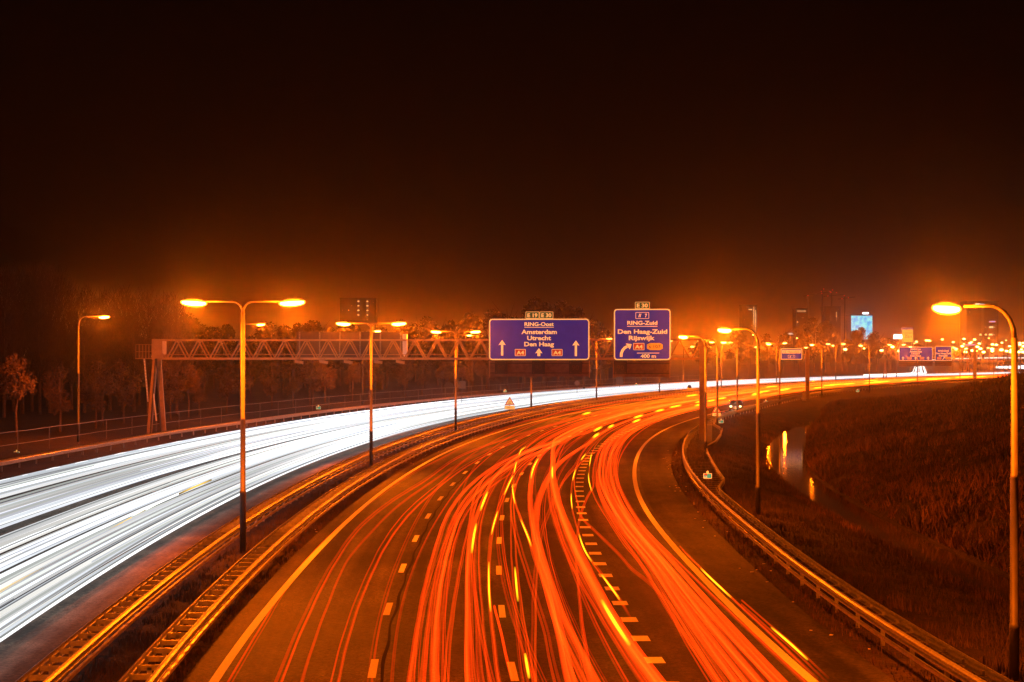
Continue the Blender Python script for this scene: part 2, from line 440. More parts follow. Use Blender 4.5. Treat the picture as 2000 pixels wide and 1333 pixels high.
# ------------------------------------------------------------------ guardrails
WB = [(0, 0), (.03, .03), (.085, .055), (.085, .105), (.01, .135), (.01, .175), (.085, .205), (.085, .255), (.03, .28), (0, .31)]
def wprof(side): # closed thin W profile, ridges on the given side
    a = [(side * x, z + .44) for x, z in WB]; b = [(side * (x - .012), z + .44) for x, z in reversed(WB)]
    return a + b
def guard(name, label, fl, fr, s0, s1, lower=None, pitch=1.33, lim=110, post_pitch=2.66, lo_rail=True, zf=lambda s: 0.0):
    c = P(max(s0, 20), fl(max(s0, 20)))
    root = thing(name, (0, 0, 0), 0, label, 'guardrail')
    ss = srange(s0, s1, 2.0, 10, 180)
    MB().sweep([P(s, fl(s), zf(s)) for s in ss], wprof(-1)).build('rail', M['steel'], root)
    MB().sweep([P(s, fr(s), zf(s)) for s in ss], wprof(1)).build('rail', M['steel'], root)
    if lo_rail:
        MB().sweep([P(s, fr(s) - .04, zf(s)) for s in ss], [(-.03, .22), (.05, .22), (.05, .31), (-.03, .31)]).build('lower_rail', M['steel'], root)
    # spacers between the two rails and the posts: one mesh each kind, repeated
    wdt = fr(s0) - fl(s0)
    sp = MB(); sp.box((0, 0, .62), (wdt - .03, .012, .12)).box((0, .03, .682), (wdt - .03, .06, .008)).box((-wdt/2+.06, .02, .60), (.03, .07, .2))
    po = MB(); po.box((0, 0, .30), (.10, .012, .66)).box((-.05, .03, .30), (.010, .06, .66)).box((.05, .03, .30), (.010, .06, .66))
    spo = poo = None
    s = s0; n = 0
    far_s = MB(); far_p = MB(); kk = 0
    while s < s1:
        c = P(s, (fl(s) + fr(s)) / 2, zf(s)); rz = head(s)
        if s > -52 and n < 98:
            if spo is None: spo = sp.build('spacer', M['steel'], root); o = spo
            else: o = bpy.data.objects.new('spacer', spo.data); link(o, root)
            o.location = c; o.rotation_euler = (0, 0, rz); n += 1
        elif s > -52 and s < 330: far_s.box((c.x, c.y, c.z + .62), (wdt - .03, .04, .06), rz)
        if kk % 2 == 0:
            if s > -52 and kk < 260 and poo is None:
                poo = po.build('post', M['steel'], root); poo.location = c; poo.rotation_euler = (0, 0, rz); pn = 1
            elif s > -52 and pn < 98:
                o = bpy.data.objects.new('post', poo.data); link(o, root); o.location = c; o.rotation_euler = (0, 0, rz); pn += 1
            elif s > -52 and s < 500: far_p.box((c.x, c.y, c.z + .3), (.1, .06, .66), rz)
        s += pitch; kk += 1
    if far_s.v: tag(far_s.build('far_spacers', M['steel'], root), kind='stuff')
    if far_p.v: tag(far_p.build('far_posts', M['steel'], root), kind='stuff')
    return root
guard('guardrail', 'long double steel guardrail along the median edge beside the white headlight trails', lambda s: -1.45 + G1d(s), lambda s: -.85 + G1d(s), -115, 800)
guard('guardrail', 'double steel guardrail in the median nearest the red taillight carriageway', lambda s: .8 + G2d(s), lambda s: 1.4 + G2d(s), -115, 800)
# the right-hand guardrail widens round the gantry leg
def GRback(s): return GR(s) + .62 + interp(s, [(12, 0), (20, .9), (34, 1.1), (44, 1.15), (60, 1.1), (70, 1.9), (84, 2.2), (98, 2.0), (112, .5), (125, 0)])
def guard_right():
    root = thing('guardrail', (0, 0, 0), 0, 'steel guardrail curving along the right shoulder and widening round the gantry column', 'guardrail')
    ss = srange(-115, 700, 2.0, 10, 180)
    MB().sweep([P(s, GR(s)) for s in ss], wprof(-1)).build('rail', M['steel'], root)
    MB().sweep([P(s, GRback(s)) for s in ss], wprof(1)).build('rail', M['steel'], root)
    MB().sweep([P(s, GR(s)) for s in ss], [(-.05, .22), (.03, .22), (.03, .31), (-.05, .31)]).build('lower_rail', M['steel'], root)
    n = 0; pn = 0; s = -52.0; k = 0; far = MB(); farp = MB(); p0 = None; cache = {}
    po = MB(); po.box((0, 0, .26), (.10, .012, .72)).box((-.05, .03, .26), (.010, .06, .72)).box((.05, .03, .26), (.010, .06, .72))
    while s < 420:
        wd = round(GRback(s) - GR(s), 1); c = P(s, (GR(s) + GRback(s)) / 2)
        if n < 98:
            if wd not in cache:
                sp = MB(); sp.box((0, 0, .56), (wd - .02, .022, .022)).box((wd/2-.09, .03, .60), (.06, .09, .12))
                o = sp.build('spacer', M['steel_dark'], root); cache[wd] = o.data
            else: o = bpy.data.objects.new('spacer', cache[wd]); link(o, root)
            o.location = c; o.rotation_euler = (0, 0, head(s)); n += 1
        else: far.box((c.x, c.y, .6), (wd, .04, .04), head(s))
        if k % 2 == 0:
            c = P(s, GR(s) + .14)
            if p0 is None: p0 = po.build('post', M['steel'], root); o = p0
            elif pn < 98: o = bpy.data.objects.new('post', p0.data); link(o, root)
            else: o = None; farp.box((c.x, c.y, .3), (.1, .06, .66), head(s))
            if o is not None: o.location = c; o.rotation_euler = (0, 0, head(s)); pn += 1
        s += 1.8; k += 1
    tag(far.build('far_spacers', M['steel'], root), kind='stuff'); tag(farp.build('far_posts', M['steel'], root), kind='stuff')
guard_right()
guard('guardrail', 'steel guardrail on the far left edge of the white trail carriageway below the dark trees', lambda s: -23.9 - .3 * math.exp(-((s - 84) / 14.) ** 2), lambda s: -23.3 - .3 * math.exp(-((s - 84) / 14.) ** 2), 0, 560, pitch=2.0, lo_rail=False, zf=lambda s: .05)

# ------------------------------------------------------------------ light trails
_one = ['first','second','third','fourth','fifth','sixth','seventh','eighth','ninth','tenth','eleventh','twelfth','thirteenth','fourteenth','fifteenth','sixteenth','seventeenth','eighteenth','nineteenth']
def ordw(n):                                       # 0 -> first, 20 -> twenty-first
    n += 1
    if n < 20: return _one[n - 1]
    t_, u_ = divmod(n, 10)
    return {2: 'twentieth', 3: 'thirtieth', 4: 'fortieth', 5: 'fiftieth', 6: 'sixtieth'}[t_] if u_ == 0 else {2: 'twenty', 3: 'thirty', 4: 'forty', 5: 'fifty', 6: 'sixty'}[t_] + '-' + _one[u_ - 1]
def trail_mesh(name, tubes, m, label=None, cat=None, group=None, kind=None, parent=None, n=6):
    """tubes: list of (points, radius, colour, [brightness per point])"""
    V = []; Fc = []; C = []; K = []
    for pts, rad, c, br in tubes:
        mb = MB(); mb.tube(pts, rad, n)
        off = len(V); V += mb.v; Fc += [tuple(i + off for i in f) for f in mb.f]
        for b in br:
            C += [(*c, 1.0)] * n; K += [b] * n
    o = mesh_obj(name, V, Fc, m, parent, smooth_=True)
    me = o.data
    a = me.attributes.new('tc', 'FLOAT_COLOR', 'POINT'); a.data.foreach_set('color', np.array(C, dtype=np.float32).ravel())
    b = me.attributes.new('tc_k', 'FLOAT', 'POINT'); b.data.foreach_set('value', np.array(K, dtype=np.float32))
    return tag(o, label, cat, group, kind)
def catmull(pts, x):
    n = len(pts)
    if x <= pts[0][0]:
        (a, fa), (b, fb) = pts[0], pts[1]; return fa + (fb - fa) / (b - a) * max(x - a, -25) * .8
    if x >= pts[-1][0]: return pts[-1][1]
    for i in range(n - 1):
        if x <= pts[i + 1][0]:
            (x1, y1), (x2, y2) = pts[i], pts[i + 1]; h = x2 - x1; t = (x - x1) / h
            m1 = (y2 - pts[i - 1][1]) / (x2 - pts[i - 1][0]) if i > 0 else (y2 - y1) / h
            m2 = (pts[i + 2][1] - y1) / (pts[i + 2][0] - x1) if i + 2 < n else (y2 - y1) / h
            t2, t3 = t * t, t * t * t
            return (2*t3-3*t2+1)*y1 + (t3-2*t2+t)*h*m1 + (-2*t3+3*t2)*y2 + (t3-t2)*h*m2
RED = (1.0, 0.034, 0.002)
ORG = (1.0, 0.072, 0.003)
YEL = (1.0, 0.50, 0.008)
TZ = 0.75
TB = 0.50       # overall brightness of the tail lamp lines
# (pixels along the trail, half width in m, sub-tubes, base brightness, begins at first point, yellow stretches)
TR = [
 ('left lane, hugging the left edge line', [(450,1333),(512,1227),(570,1133),(640,1055),(720,985),(800,930),(880,888),(1000,832)], .09, 3, .34, 0, []),
 ('left lane, second from the edge line', [(545,1333),(600,1200),(650,1105),(700,1036),(760,985),(830,940),(900,893),(990,858),(1100,826)], .10, 3, .40, 0, []),
 ('left lane, third from the edge line', [(590,1333),(640,1185),(680,1095),(722,1045),(775,992),(840,945),(910,900),(1000,862)], .07, 2, .26, 0, []),
 ('left lane, nearest the dashed line', [(655,1333),(690,1200),(720,1125),(752,1062),(795,1005),(850,955),(920,905),(1000,866)], .11, 3, .55, 0, []),
 ('second lane, leftmost of the dense bundle', [(812,1333),(826,1230),(842,1140),(860,1070),(883,1005),(925,950),(985,905),(1060,872),(1150,845)], .17, 5, .75, 0, []),
 ('second lane, second of the dense bundle', [(838,1333),(845,1200),(855,1130),(870,1070),(895,1005),(940,950),(1000,908),(1080,872)], .13, 4, .55, 0, []),
 ('second lane, third of the dense bundle', [(850,1333),(855,1200),(867,1115),(882,1055),(905,1000),(950,950),(1012,905),(1092,869)], .13, 5, .65, 0, []),
 ('second lane, thin line right of the dense bundle', [(860,1333),(863,1240),(875,1140),(890,1060),(916,1000),(950,962),(1000,926)], .06, 2, .5, 0, []),
 ('second lane, single line crossing two others', [(877,1333),(890,1180),(905,1090),(920,1025),(933,965),(955,930),(990,902),(1040,878)], .10, 3, .72, 0, []),
 ('second lane, thin line in the middle', [(912,1333),(909,1200),(912,1100),(922,1015),(948,950),(990,908),(1060,868)], .08, 3, .42, 0, []),
 ('second lane, wide line with a yellow flash', [(925,1333),(921,1200),(920,1100),(928,1035),(945,980),(972,930),(1022,888),(1092,862)], .17, 5, .8, 0, [((925,1080),(933,1025)),((941,998),(962,962))]),
 ('second lane, faint wide line', [(955,1333),(942,1200),(935,1100),(939,1030),(957,970),(988,925),(1034,890)], .15, 4, .42, 0, []),
 ('second lane, curved line with a long yellow flash', [(975,1333),(962,1230),(956,1170),(955,1100),(960,1045),(972,1000),(988,960),(1014,915),(1062,880)], .08, 3, .7, 0, [((957,1195),(955,1100)),((960,1045),(971,1000)),((980,968),(1012,930))]),
 ('second lane, short line starting beside the dashes', [(1006,1333),(990,1265),(978,1215),(970,1185)], .07, 2, .7, 2, []),
 ('third lane, dark thin line beside the dashes', [(1022,1333),(1006,1200),(988,1100),(982,1030),(983,990),(991,950),(1011,915),(1060,872)], .05, 3, .34, 0, []),
 ('third lane, line with a yellow flash', [(1035,1333),(1021,1250),(1011,1170),(1005,1100),(1003,1030),(1001,985),(1006,950),(1022,915),(1052,888),(1110,862)], .09, 3, .75, 0, [((1011,1175),(1005,1110)),((1033,1325),(1026,1280))]),
 ('third lane, thin line leaning left', [(1088,1333),(1065,1230),(1040,1150),(1020,1085),(1007,1035),(1002,990),(1012,940),(1040,900)], .07, 2, .62, 0, []),
 ('third lane, crossing line leaning right', [(1045,1333),(1045,1230),(1047,1140),(1052,1090),(1060,1040),(1075,1000),(1090,960),(1120,920),(1170,880)], .07, 2, .6, 0, []),
 ('third lane, line with two yellow dashes', [(1120,1333),(1096,1250),(1068,1160),(1045,1095),(1033,1055),(1018,1018),(1006,985),(1001,950),(1006,915),(1018,880)], .08, 2, .72, 0, [((1036,1068),(1017,1016)),((1010,985),(1001,948)),((1003,925),(1006,903)),((1010,890),(1018,873))]),
 ('third lane, broad bright band left side', [(1112,1333),(1092,1240),(1072,1150),(1054,1090),(1040,1035),(1034,985),(1036,945),(1044,910),(1066,880),(1112,852)], .20, 6, .8, 0, [((1036,935),(1043,897))]),
 ('third lane, thick band in the middle', [(1160,1333),(1136,1285),(1102,1220),(1078,1155),(1058,1085),(1048,1040),(1052,990),(1070,940),(1095,905),(1150,868)], .20, 6, .72, 0, []),
 ('third lane, thin line between the bands', [(1146,1333),(1128,1260),(1100,1185),(1080,1120),(1068,1060),(1062,1010),(1066,960),(1082,915)], .07, 3, .55, 0, []),
 ('third lane, broad band along the block marking', [(1282,1333),(1243,1280),(1196,1210),(1160,1145),(1132,1090),(1108,1035),(1090,985),(1080,940),(1079,900),(1084,860)], .24, 8, .85, 0, [((1228,1260),(1183,1175)),((1078,935),(1078,912))]),
 ('third lane, second broad band along the block marking', [(1265,1333),(1225,1275),(1182,1205),(1146,1145),(1118,1092),(1098,1045),(1084,1000),(1076,955),(1082,905),(1100,868)], .20, 6, .6, 0, []),
 ('third lane, line weaving across the block marking', [(1158,1333),(1150,1290),(1140,1230),(1131,1150),(1126,1090),(1130,1030),(1142,985),(1160,950)], .06, 2, .62, 0, []),
 ('third lane, curved line left of the block marking', [(1230,1205),(1205,1165),(1172,1120),(1143,1078),(1128,1035),(1117,990),(1117,950),(1126,915),(1146,885)], .07, 3, .7, 1, [((1208,1172),(1170,1125)),((1150,1098),(1131,1045)),((1117,995),(1116,965)),((1119,940),(1127,918)),((1139,900),(1153,887))]),
 ('exit lane, lone wavy line crossing open asphalt', [(1400,1333),(1342,1240),(1303,1180),(1270,1145),(1235,1117),(1214,1093),(1190,1068),(1162,1041),(1136,1014),(1128,985)], .07, 2, .7, 0, []),
 ('exit lane, leftmost thin line of the bundle', [(1385,1333),(1340,1260),(1295,1170),(1255,1110),(1215,1060),(1186,1015),(1162,975),(1150,938),(1152,905),(1162,872),(1186,848)], .06, 3, .6, 0, [((1156,960),(1148,925)),((1150,912),(1157,886))]),
]
def yellow_ranges(Y):
    out = []
    for a, b in Y:
        sa, sb = so(*gp(*a, TZ))[0], so(*gp(*b, TZ))[0]
        out.append((min(sa, sb), max(sa, sb)))
    return out
rt = random.Random(11)
def make_trail(desc, pix, hw, nt_, br, ends, yel, end_far=None):
    ctl = []
    for px, py in pix:
        s, o = so(*gp(px, py, TZ)); ctl.append((s, (o - Aof(s)) / (Bof(s) - Aof(s))))
    ctl.sort()
    s0 = ctl[0][0] if ends else -100.0
    s1 = (ctl[-1][0]) if ends == 2 else 620.0
    ss = srange(s0, s1, 1.5, 8, 130)
    ph = rt.uniform(0, 6)
    tubes = []
    for k in range(nt_):
        d = rt.uniform(-hw, hw) if nt_ > 1 else 0; dz = rt.uniform(-.05, .12)
        r = rt.uniform(.10, .34) * hw + .008 if nt_ > 2 else hw * .5
        c = tuple(a + (b - a) * rt.uniform(0, .55) for a, b in zip(RED, ORG))
        b0 = TB * br * rt.uniform(.45, 1.0); w1, w2 = rt.uniform(.03, .12), rt.uniform(0, 6)
        pts = []; bb = []
        for s in ss:
            off = U(s, catmull(ctl, s)) + d * (1 + .25 * math.sin(s * w1 + w2)) + .005 * math.sin(s * .8 + ph)
            pts.append(P(s, off, TZ + dz)); f = min(1, (s - s0 + .5) / 4) if ends else 1
            bb.append(b0 * f * (.85 + .25 * math.sin(s * w1 + w2)))
        tubes.append((pts, r, c, bb))
    root = trail_mesh('taillight_trail', tubes, M['trail'], 'glowing red light trail in the %s' % desc, 'light trail', 'taillight trails on the right carriageway')
    for (a, b) in yellow_ranges(yel):
        ss = srange(a, b, .8, 4, 130); L = b - a
        pts = [P(s, U(s, catmull(ctl, s)), TZ + .02) for s in ss]
        rr = min(max(hw * .4, .03), .05)
        bb = [.75 * math.sin(math.pi * (s - a + .2) / (L + .4)) ** .8 + .05 for s in ss]
        trail_mesh('indicator_flash', [(pts, rr, YEL, bb), (pts, rr * .5, YEL, bb)], M['trail'], parent=root)
        root.children[-1]['label'] = 'yellow indicator flash on the red trail'
    return root
for t_ in TR: make_trail(*t_)
# faint thin trails weaving between the marked lanes of the middle
for i in range(12):
    u0 = .275 + i * .038 + rt.uniform(-.012, .012); du = rt.choice((-1, 1)) * rt.uniform(.03, .14); sc_ = rt.uniform(-20, 50); wv = rt.uniform(14, 34)
    ctl = [(s, min(.745, max(.27, u0 + du / (1 + math.exp(-(s - sc_) / wv)) + .006 * math.sin(s * .07 + i)))) for s in range(-110, 200, 12)]
    ss = srange(-100, 560, 1.5, 8, 130); tubes = []
    for k in range(2):
        b1 = rt.uniform(.14, .34); w1, w2 = rt.uniform(.03, .10), rt.uniform(0, 6); d = (k - .5) * rt.uniform(.03, .10)
        c = tuple(a + (b - a) * rt.uniform(0, .3) for a, b in zip(RED, ORG))
        tubes.append(([P(s, U(s, catmull(ctl, s)) + d, TZ + .1 * rt.random() * 0 + (.35 if i % 3 == 0 else 0)) for s in ss], rt.uniform(.012, .032), c, [b1 * (.8 + .35 * math.sin(s * w1 + w2)) for s in ss]))
    trail_mesh('taillight_trail', tubes, M['trail'], 'faint hair-thin red trail weaving through the middle lanes, %s from the left' % ordw(i), 'light trail', 'taillight trails on the right carriageway')
# the dense exit-lane bundle between its left and right boundary
LB = [(1385,1333),(1340,1260),(1295,1170),(1255,1110),(1215,1060),(1188,1015),(1166,975),(1156,938),(1160,905),(1172,872),(1196,848)]
RB = [(1560,1333),(1420,1195),(1335,1110),(1268,1040),(1236,995),(1216,950),(1210,915),(1218,880),(1240,850),(1290,822)]
def ctl_of(pix):
    c = []
    for p in pix:
        s, o = so(*gp(*p, TZ)); c.append((s, (o - Aof(s)) / (Bof(s) - Aof(s))))
    return sorted(c)
cl, cr = ctl_of(LB), ctl_of(RB)
names = ['second', 'third', 'fourth', 'fifth', 'sixth', 'seventh', 'eighth', 'ninth', 'tenth', 'eleventh', 'rightmost']
fr_ = [.10, .20, .27, .35, .45, .55, .62, .70, .78, .86, .97]
for i, f in enumerate(fr_):
    ctl = [(s, catmull(cl, s) * (1 - f) + catmull(cr, s) * f + .010 * math.sin(s * .045 + i * 2.3)) for s in range(-60, 140, 16)]
    ctl += [(s, .80 + .17 * f + .004 * math.sin(s * .06 + i)) for s in (175, 220, 300)]
    hw = (.07, .15, .08, .12, .17, .06, .14, .15, .09, .12, .05)[i]; nt_ = (2, 5, 3, 4, 5, 2, 5, 5, 3, 4, 2)[i]
    b0 = TB * (.55, .75, .5, .6, .8, .5, .75, .7, .5, .6, .5)[i]
    ss = srange(-100, 620, 1.5, 8, 130); tubes = []
    for k in range(nt_ + 2):
        d = rt.uniform(-hw, hw) * 1.3; w1, w2 = rt.uniform(.03, .12), rt.uniform(0, 6); b1 = b0 * rt.uniform(.4, 1)
        c = tuple(a + (b - a) * rt.uniform(0, .45) for a, b in zip(RED, ORG))
        tubes.append(([P(s, U(s, catmull(ctl, s)) + d, TZ + rt.uniform(0, .01)) for s in ss], rt.uniform(.10, .32) * hw + .010, c, [b1 * (.85 + .25 * math.sin(s * w1 + w2)) for s in ss]))
    trail_mesh('taillight_trail', tubes, M['trail'], 'glowing red light trail in the exit lane bundle, %s from the left' % names[i], 'light trail', 'taillight trails on the right carriageway')
for desc, pix, yl in (
    ('exit lane, thin line right of the solid edge line', [(1622,1333),(1550,1265),(1500,1222),(1452,1180)], [((1560,1290),(1490,1228))]),
    ('exit lane, line riding the solid edge line', [(1600,1333),(1520,1255),(1440,1180),(1372,1115),(1330,1072)], [((1428,1168),(1368,1112))])):
    make_trail(desc, pix, .05, 2, .55, 2, yl)
# where the road bends away the trails merge into one sheet of light
tubes = []
for k in range(64):
    u = rt.uniform(.03, .98)
    if .735 < u < .79: continue
    s0 = rt.uniform(60, 190); s1 = rt.uniform(420, 800)
    ss = srange(s0, s1, 6, 12, 130); w1, w2 = rt.uniform(.02, .06), rt.uniform(0, 6)
    mixc = rt.random() ** 1.2
    c = tuple(a + (b - a) * mixc for a, b in zip(RED, (1.0, .22, .006)))
    b1 = rt.uniform(.06, .22)
    tubes.append(([P(s, U(s, u + .012 * math.sin(s * w1 + w2)), TZ + rt.uniform(-.1, .25)) for s in ss], rt.uniform(.05, .13), c,
                  [b1 * min(1, (s - s0) / 50 + .05) * (.8 + .3 * math.sin(s * w1 * 2 + w2)) for s in ss]))
tr_far = trail_mesh('merged_taillight_trails', tubes, M['trail'], 'countless taillight trails merging into a red orange sheet round the bend', 'light trails', kind='stuff')
tubes = []
for k in range(34):
    s0 = 70 + k * 13 + rt.uniform(-4, 4); u = (.70 if k % 2 else .735) + rt.uniform(-.02, .02) + (.10 if k % 5 == 3 else 0) - (.4 if k % 7 == 5 else 0)
    L = rt.uniform(4, 8) + s0 * .02
    ss = srange(s0, s0 + L, 1.5, 3, 130)
    tubes.append(([P(s, U(s, u), TZ + .1) for s in ss], .10, YEL, [1.3 * min(1, 3 * min(s - s0, s0 + L - s) / L + .2) for s in ss]))
trail_mesh('indicator_flashes', tubes, M['trail'], 'yellow indicator flashes scattered along the merging trails round the bend', 'light trails', kind='stuff')

# white headlight trails, one mass per lane
rt = random.Random(23)
lanes_w = [(-18.2, -14.9, 30, 'outermost lane below the far guardrail', .62), (-13.9, -10.1, 46, 'second lane from the dark trees', .8),
           (-9.4, -6.5, 46, 'brightest lane in the middle of the far carriageway', 1.0), (-6.3, -3.0, 40, 'lane nearest the median guardrail', .8)]
for a, b, n_, lab, bb_ in lanes_w:
    tubes = []
    for k in range(int(n_ * 1.0)):
        core = k % 10 < 7
        o_ = (a + b) / 2 + rt.choice((-1, 1)) * min(.85, (b - a) * .27) + rt.gauss(0, .25) if core else rt.uniform(a, b)
        o_ = max(a, min(b, o_))
        br = (rt.choice([.85, 1.0, 1.15, 1.3, 1.5]) if core else rt.choice([.35, .6, .8, 1.0])) * (.6 + .4 * bb_)
        c = rt.choice([(1, 1, 1), (.95, .98, 1.0), (.88, .93, 1.0), (1.0, .98, .93), (.84, .88, .84), (.88, .90, 1.0)])
        r = rt.uniform(.035, .09) if br > .8 else rt.uniform(.015, .045)
        s0, s1 = -100, 800
        ss = srange(s0, s1, 4, 12, 160); w1, w2, am = rt.uniform(.01, .03), rt.uniform(0, 6), rt.uniform(.02, .22)
        z = rt.uniform(.5, .85)
        tubes.append(([P(s, o_ + am * math.sin(s * w1 + w2), z) for s in ss], r, c, [br * (.8 + .3 * math.sin(s * w1 * 1.7 + w2))* (1 + max(0, min(.5, (s - 20) / 90))) for s in ss]))
    if lab.startswith('outer'):
        for q_ in range(2):   # a bouncing lorry lamp
            o_ = a + (.2 + q_ * .5) * (b - a); s0 = -60 + 90 * q_; s1 = s0 + 150
            ss = srange(s0, s1, .7, 1.2, 160)
            tubes.append(([P(s, o_, .85 + .04 * math.sin(s * .9) * math.sin(s * .17)) for s in ss], .035, (1, 1, 1), [1.4] * len(ss)))
    if lab.startswith('lane nearest'):
        ss = srange(-60, 60, 2, 4, 160)   # one car changing lanes
        tubes.append(([P(s, -6.9 + 1.4 / (1 + math.exp((s + 5) / 12.)), .62) for s in ss], .035, (1, 1, .9), [1.8] * len(ss)))
        for s0 in (-38, -14, 8):
            ss = srange(s0, s0 + 11, 1, 4, 160)
            tubes.append(([P(s, -6.75 + 1.4 / (1 + math.exp((s + 5) / 12.)), .66) for s in ss], .05, (1, .62, .10), [1.2 * math.sin(math.pi * (s - s0 + .3) / 11.7) + .1 for s in ss]))
    trail_mesh('headlight_trails', tubes, M['trail_white'], 'white headlight trails streaming through the ' + lab, 'light trails', kind='stuff')
# slip road coming straight towards the camera and joining the white carriageway
dirv = Vector((0.204, 1, 0)).normalized(); rr = Vector((dirv.y, -dirv.x, 0)); base = Vector((.204 * 590, 590, 0))
V = [base - rr * 4 + Vector((0, 0, .002)), base + rr * 4 + Vector((0, 0, .002)), base + rr * 4 + dirv * 700 + Vector((0, 0, .002)), base - rr * 4 + dirv * 700 + Vector((0, 0, .002))]
tag(mesh_obj('slip_road', V, [(0, 1, 2, 3)], M['asphalt3']), kind='structure')
tubes = []
for k in range(16):
    o_ = rt.uniform(-2.4, 2.4); pts = []
    for j in range(30):
        d = j * 24.0
        p = base + dirv * d + rr * (o_ * (1 - .25 * d / 700) - 40 * max(0, 1 - d / 60.) ** 2 * .35); pts.append(p + Vector((0, 0, .7 + .2 * (k % 3))))
    tubes.append((pts, .09, (1, 1, .97), [2.2] * len(pts)))
trail_mesh('slip_road_headlight_trails', tubes, M['trail_white'], 'white blaze of headlights on the slip road coming straight at the camera', 'light trails', kind='stuff')
tubes = []
for k in range(10):
    pts = [at(1945 + j * 8, 718 + (j % 2) * 0.0 + (k - 5) * .6 * (.35 + j / 9.), 900 + k * 3) for j in range(11)]
    tubes.append((pts, .16, (1, 1, 1), [2.0] * len(pts)))
trail_mesh('distant_headlight_trails', tubes, M['trail_white'], 'short wedge of white headlight trails at the right end of the highway', 'light trails', kind='stuff')

# viaduct in the far right distance carrying a thin white trail
vi = thing('viaduct', (0, 0, 0), 0, 'low concrete viaduct carrying a thin white light line at far right', 'viaduct')
vp = [at(px, py, 1250) for px, py in ((1800, 703), (1850, 701.5), (1900, 699.5), (1950, 698.8), (2060, 699.2), (2200, 700))]
for p_ in vp: p_.z -= .9
MB().sweep(vp, [(-5, -1.2), (5, -1.2), (5, 0), (-5, 0)]).build('deck', M['concrete'], vi)
for p_ in vp[:-1]:
    pp = MB(); pp.box((p_.x, p_.y, (p_.z - 1.2) / 2), (1.6, 3, max(.5, p_.z - 1.2))); pp.build('pier', M['concrete'], vi)
trail_mesh('viaduct_headlight_trails', [([p_ + Vector((0, -3 + k * 1.5, .75)) for p_ in vp], .3, (1, .97, .92), [1.6] * len(vp)) for k in range(4)], M['trail_white'], 'thin white headlight line running along the distant viaduct', 'light trails', kind='stuff')

# ------------------------------------------------------------------ street lamps
def light(parent, loc, power, r=.25):
    ld = bpy.data.lights.new('sodium_light', 'SPOT'); ld.energy = power; ld.color = LAMP_RGB; ld.shadow_soft_size = r
    ld.spot_size = math.radians(172); ld.spot_blend = .35
    o = bpy.data.objects.new('sodium_light', ld); o.location = loc; link(o, parent)
    lp = bpy.data.lights.new('bowl_light', 'POINT'); lp.energy = power / LAMP_W * GLOW_W; lp.color = LAMP_RGB; lp.shadow_soft_size = .3
    o2 = bpy.data.objects.new('bowl_light', lp); o2.location = (loc[0], loc[1] - .35, loc[2] + .15); link(o2, parent); return o
def lamp_head(root, x, z, side, L, tilt=.06):
    c = (x, 0, z)
    hs = MB(); hs.ell((0, 0, .06), (L * .5, .12, .07), 16, 8); V = []
    h = hs.build('lamp_housing', M['pole'], root, True); h.location = c; h.rotation_euler = (0, -side * tilt, 0)
    bw = MB(); bw.ell((0, 0, -.025), (L * .56, .20, .165), 18, 10)
    b = bw.build('lamp_bowl', M['bowl'], h, True)
    MB().ell((0, 0, -.03), (L * .50, .14, .112), 16, 8).build('lamp_tube', M['tube'], h, True)
def pole_mesh(H, r0=.12, r1=.08, c1=.30, c2=.57):
    z1, z2 = H * c1, H * c2
    return MB().tube([(0, 0, -.3), (0, 0, z1 - .12), (0, 0, z1), (0, 0, z1 + .001), (0, 0, z2 - .08), (0, 0, z2), (0, 0, z2 + .001), (0, 0, H)],
                     [r0, r0, r0 * .98, r0 * .84, r0 * .82, r0 * .80, r0 * .68, r1], 14)
def twin(H=9.98, A=1.95):
    t = thing('street_lamp', (0, 0, 0), 0, 'x', 'street lamp')
    pole_mesh(H - .38, .125, .085, .26, .56).build('pole', M['pole'], t, True)
    for sd in (-1, 1):
        pts = [(0, 0, H - .42)] + [(sd * (.42 * (1 - math.cos(a))), 0, H - .42 + .44 * math.sin(a)) for a in (.35, .7, 1.05, 1.4, 1.57)] + [(sd * (A - .5), 0, H + .03)]
        MB().tube(pts, [.055, .05, .045, .04, .038, .036, .034], 10).build('arm', M['pole'], t, True)
        lamp_head(t, sd * A, H, sd, .98)
        light(t, (sd * A, 0, H - .42), LAMP_W)
    return t
def single(H, A, side, L=.85, pw=LAMP_W, simple=False):
    t = thing('street_lamp', (0, 0, 0), 0, 'x', 'street lamp')
    pole_mesh(H - .75, .125, .075, .165, .6).build('pole', M['pole'], t, True)
    pts = [(0, 0, H - .75)] + [(side * (.62 * (1 - math.cos(a))), 0, H - .75 + .8 * math.sin(a)) for a in (.3, .6, .9, 1.2, 1.45)] + [(side * (A - .42), 0, H + .03)]
    MB().tube(pts, [.072, .066, .06, .055, .05, .045, .04], 10).build('arm', M['pole'], t, True)
    lamp_head(t, side * A, H, side, L)
    light(t, (side * A, 0, H - .42), pw)
    return t
ordn = ['first', 'second', 'third', 'fourth', 'fifth', 'sixth', 'seventh', 'eighth', 'ninth', 'tenth', 'eleventh', 'twelfth']
med = [(-10.9, 21.5), (-10.7, 79.4), (-9.87, 139.9), (-5.57, 197.5), (2.5, 260), (13.2, 312), (26.8, 363), (43.6, 416), (62, 468), (84, 518), (109, 566)]
pr = None
for i, (x, y) in enumerate(med):
    o = pr = twin() if pr is None else None or pr
    if i: o = copy_tree(pr)
    o.location = (x, y, -.02); o.rotation_euler = (0, 0, head(so(x, y)[0]) * .6)
    o['label'] = 'twin-arm sodium street lamp in the median, %s along the row from the viewer' % ordn[i] if i else 'twin-arm sodium street lamp in the median just outside the left edge of view'
    if i == 1: o['label'] = 'tallest looking twin-arm sodium street lamp, between the median guardrails at left'
    o['group'] = 'twin-arm lamps along the median'
pr = None
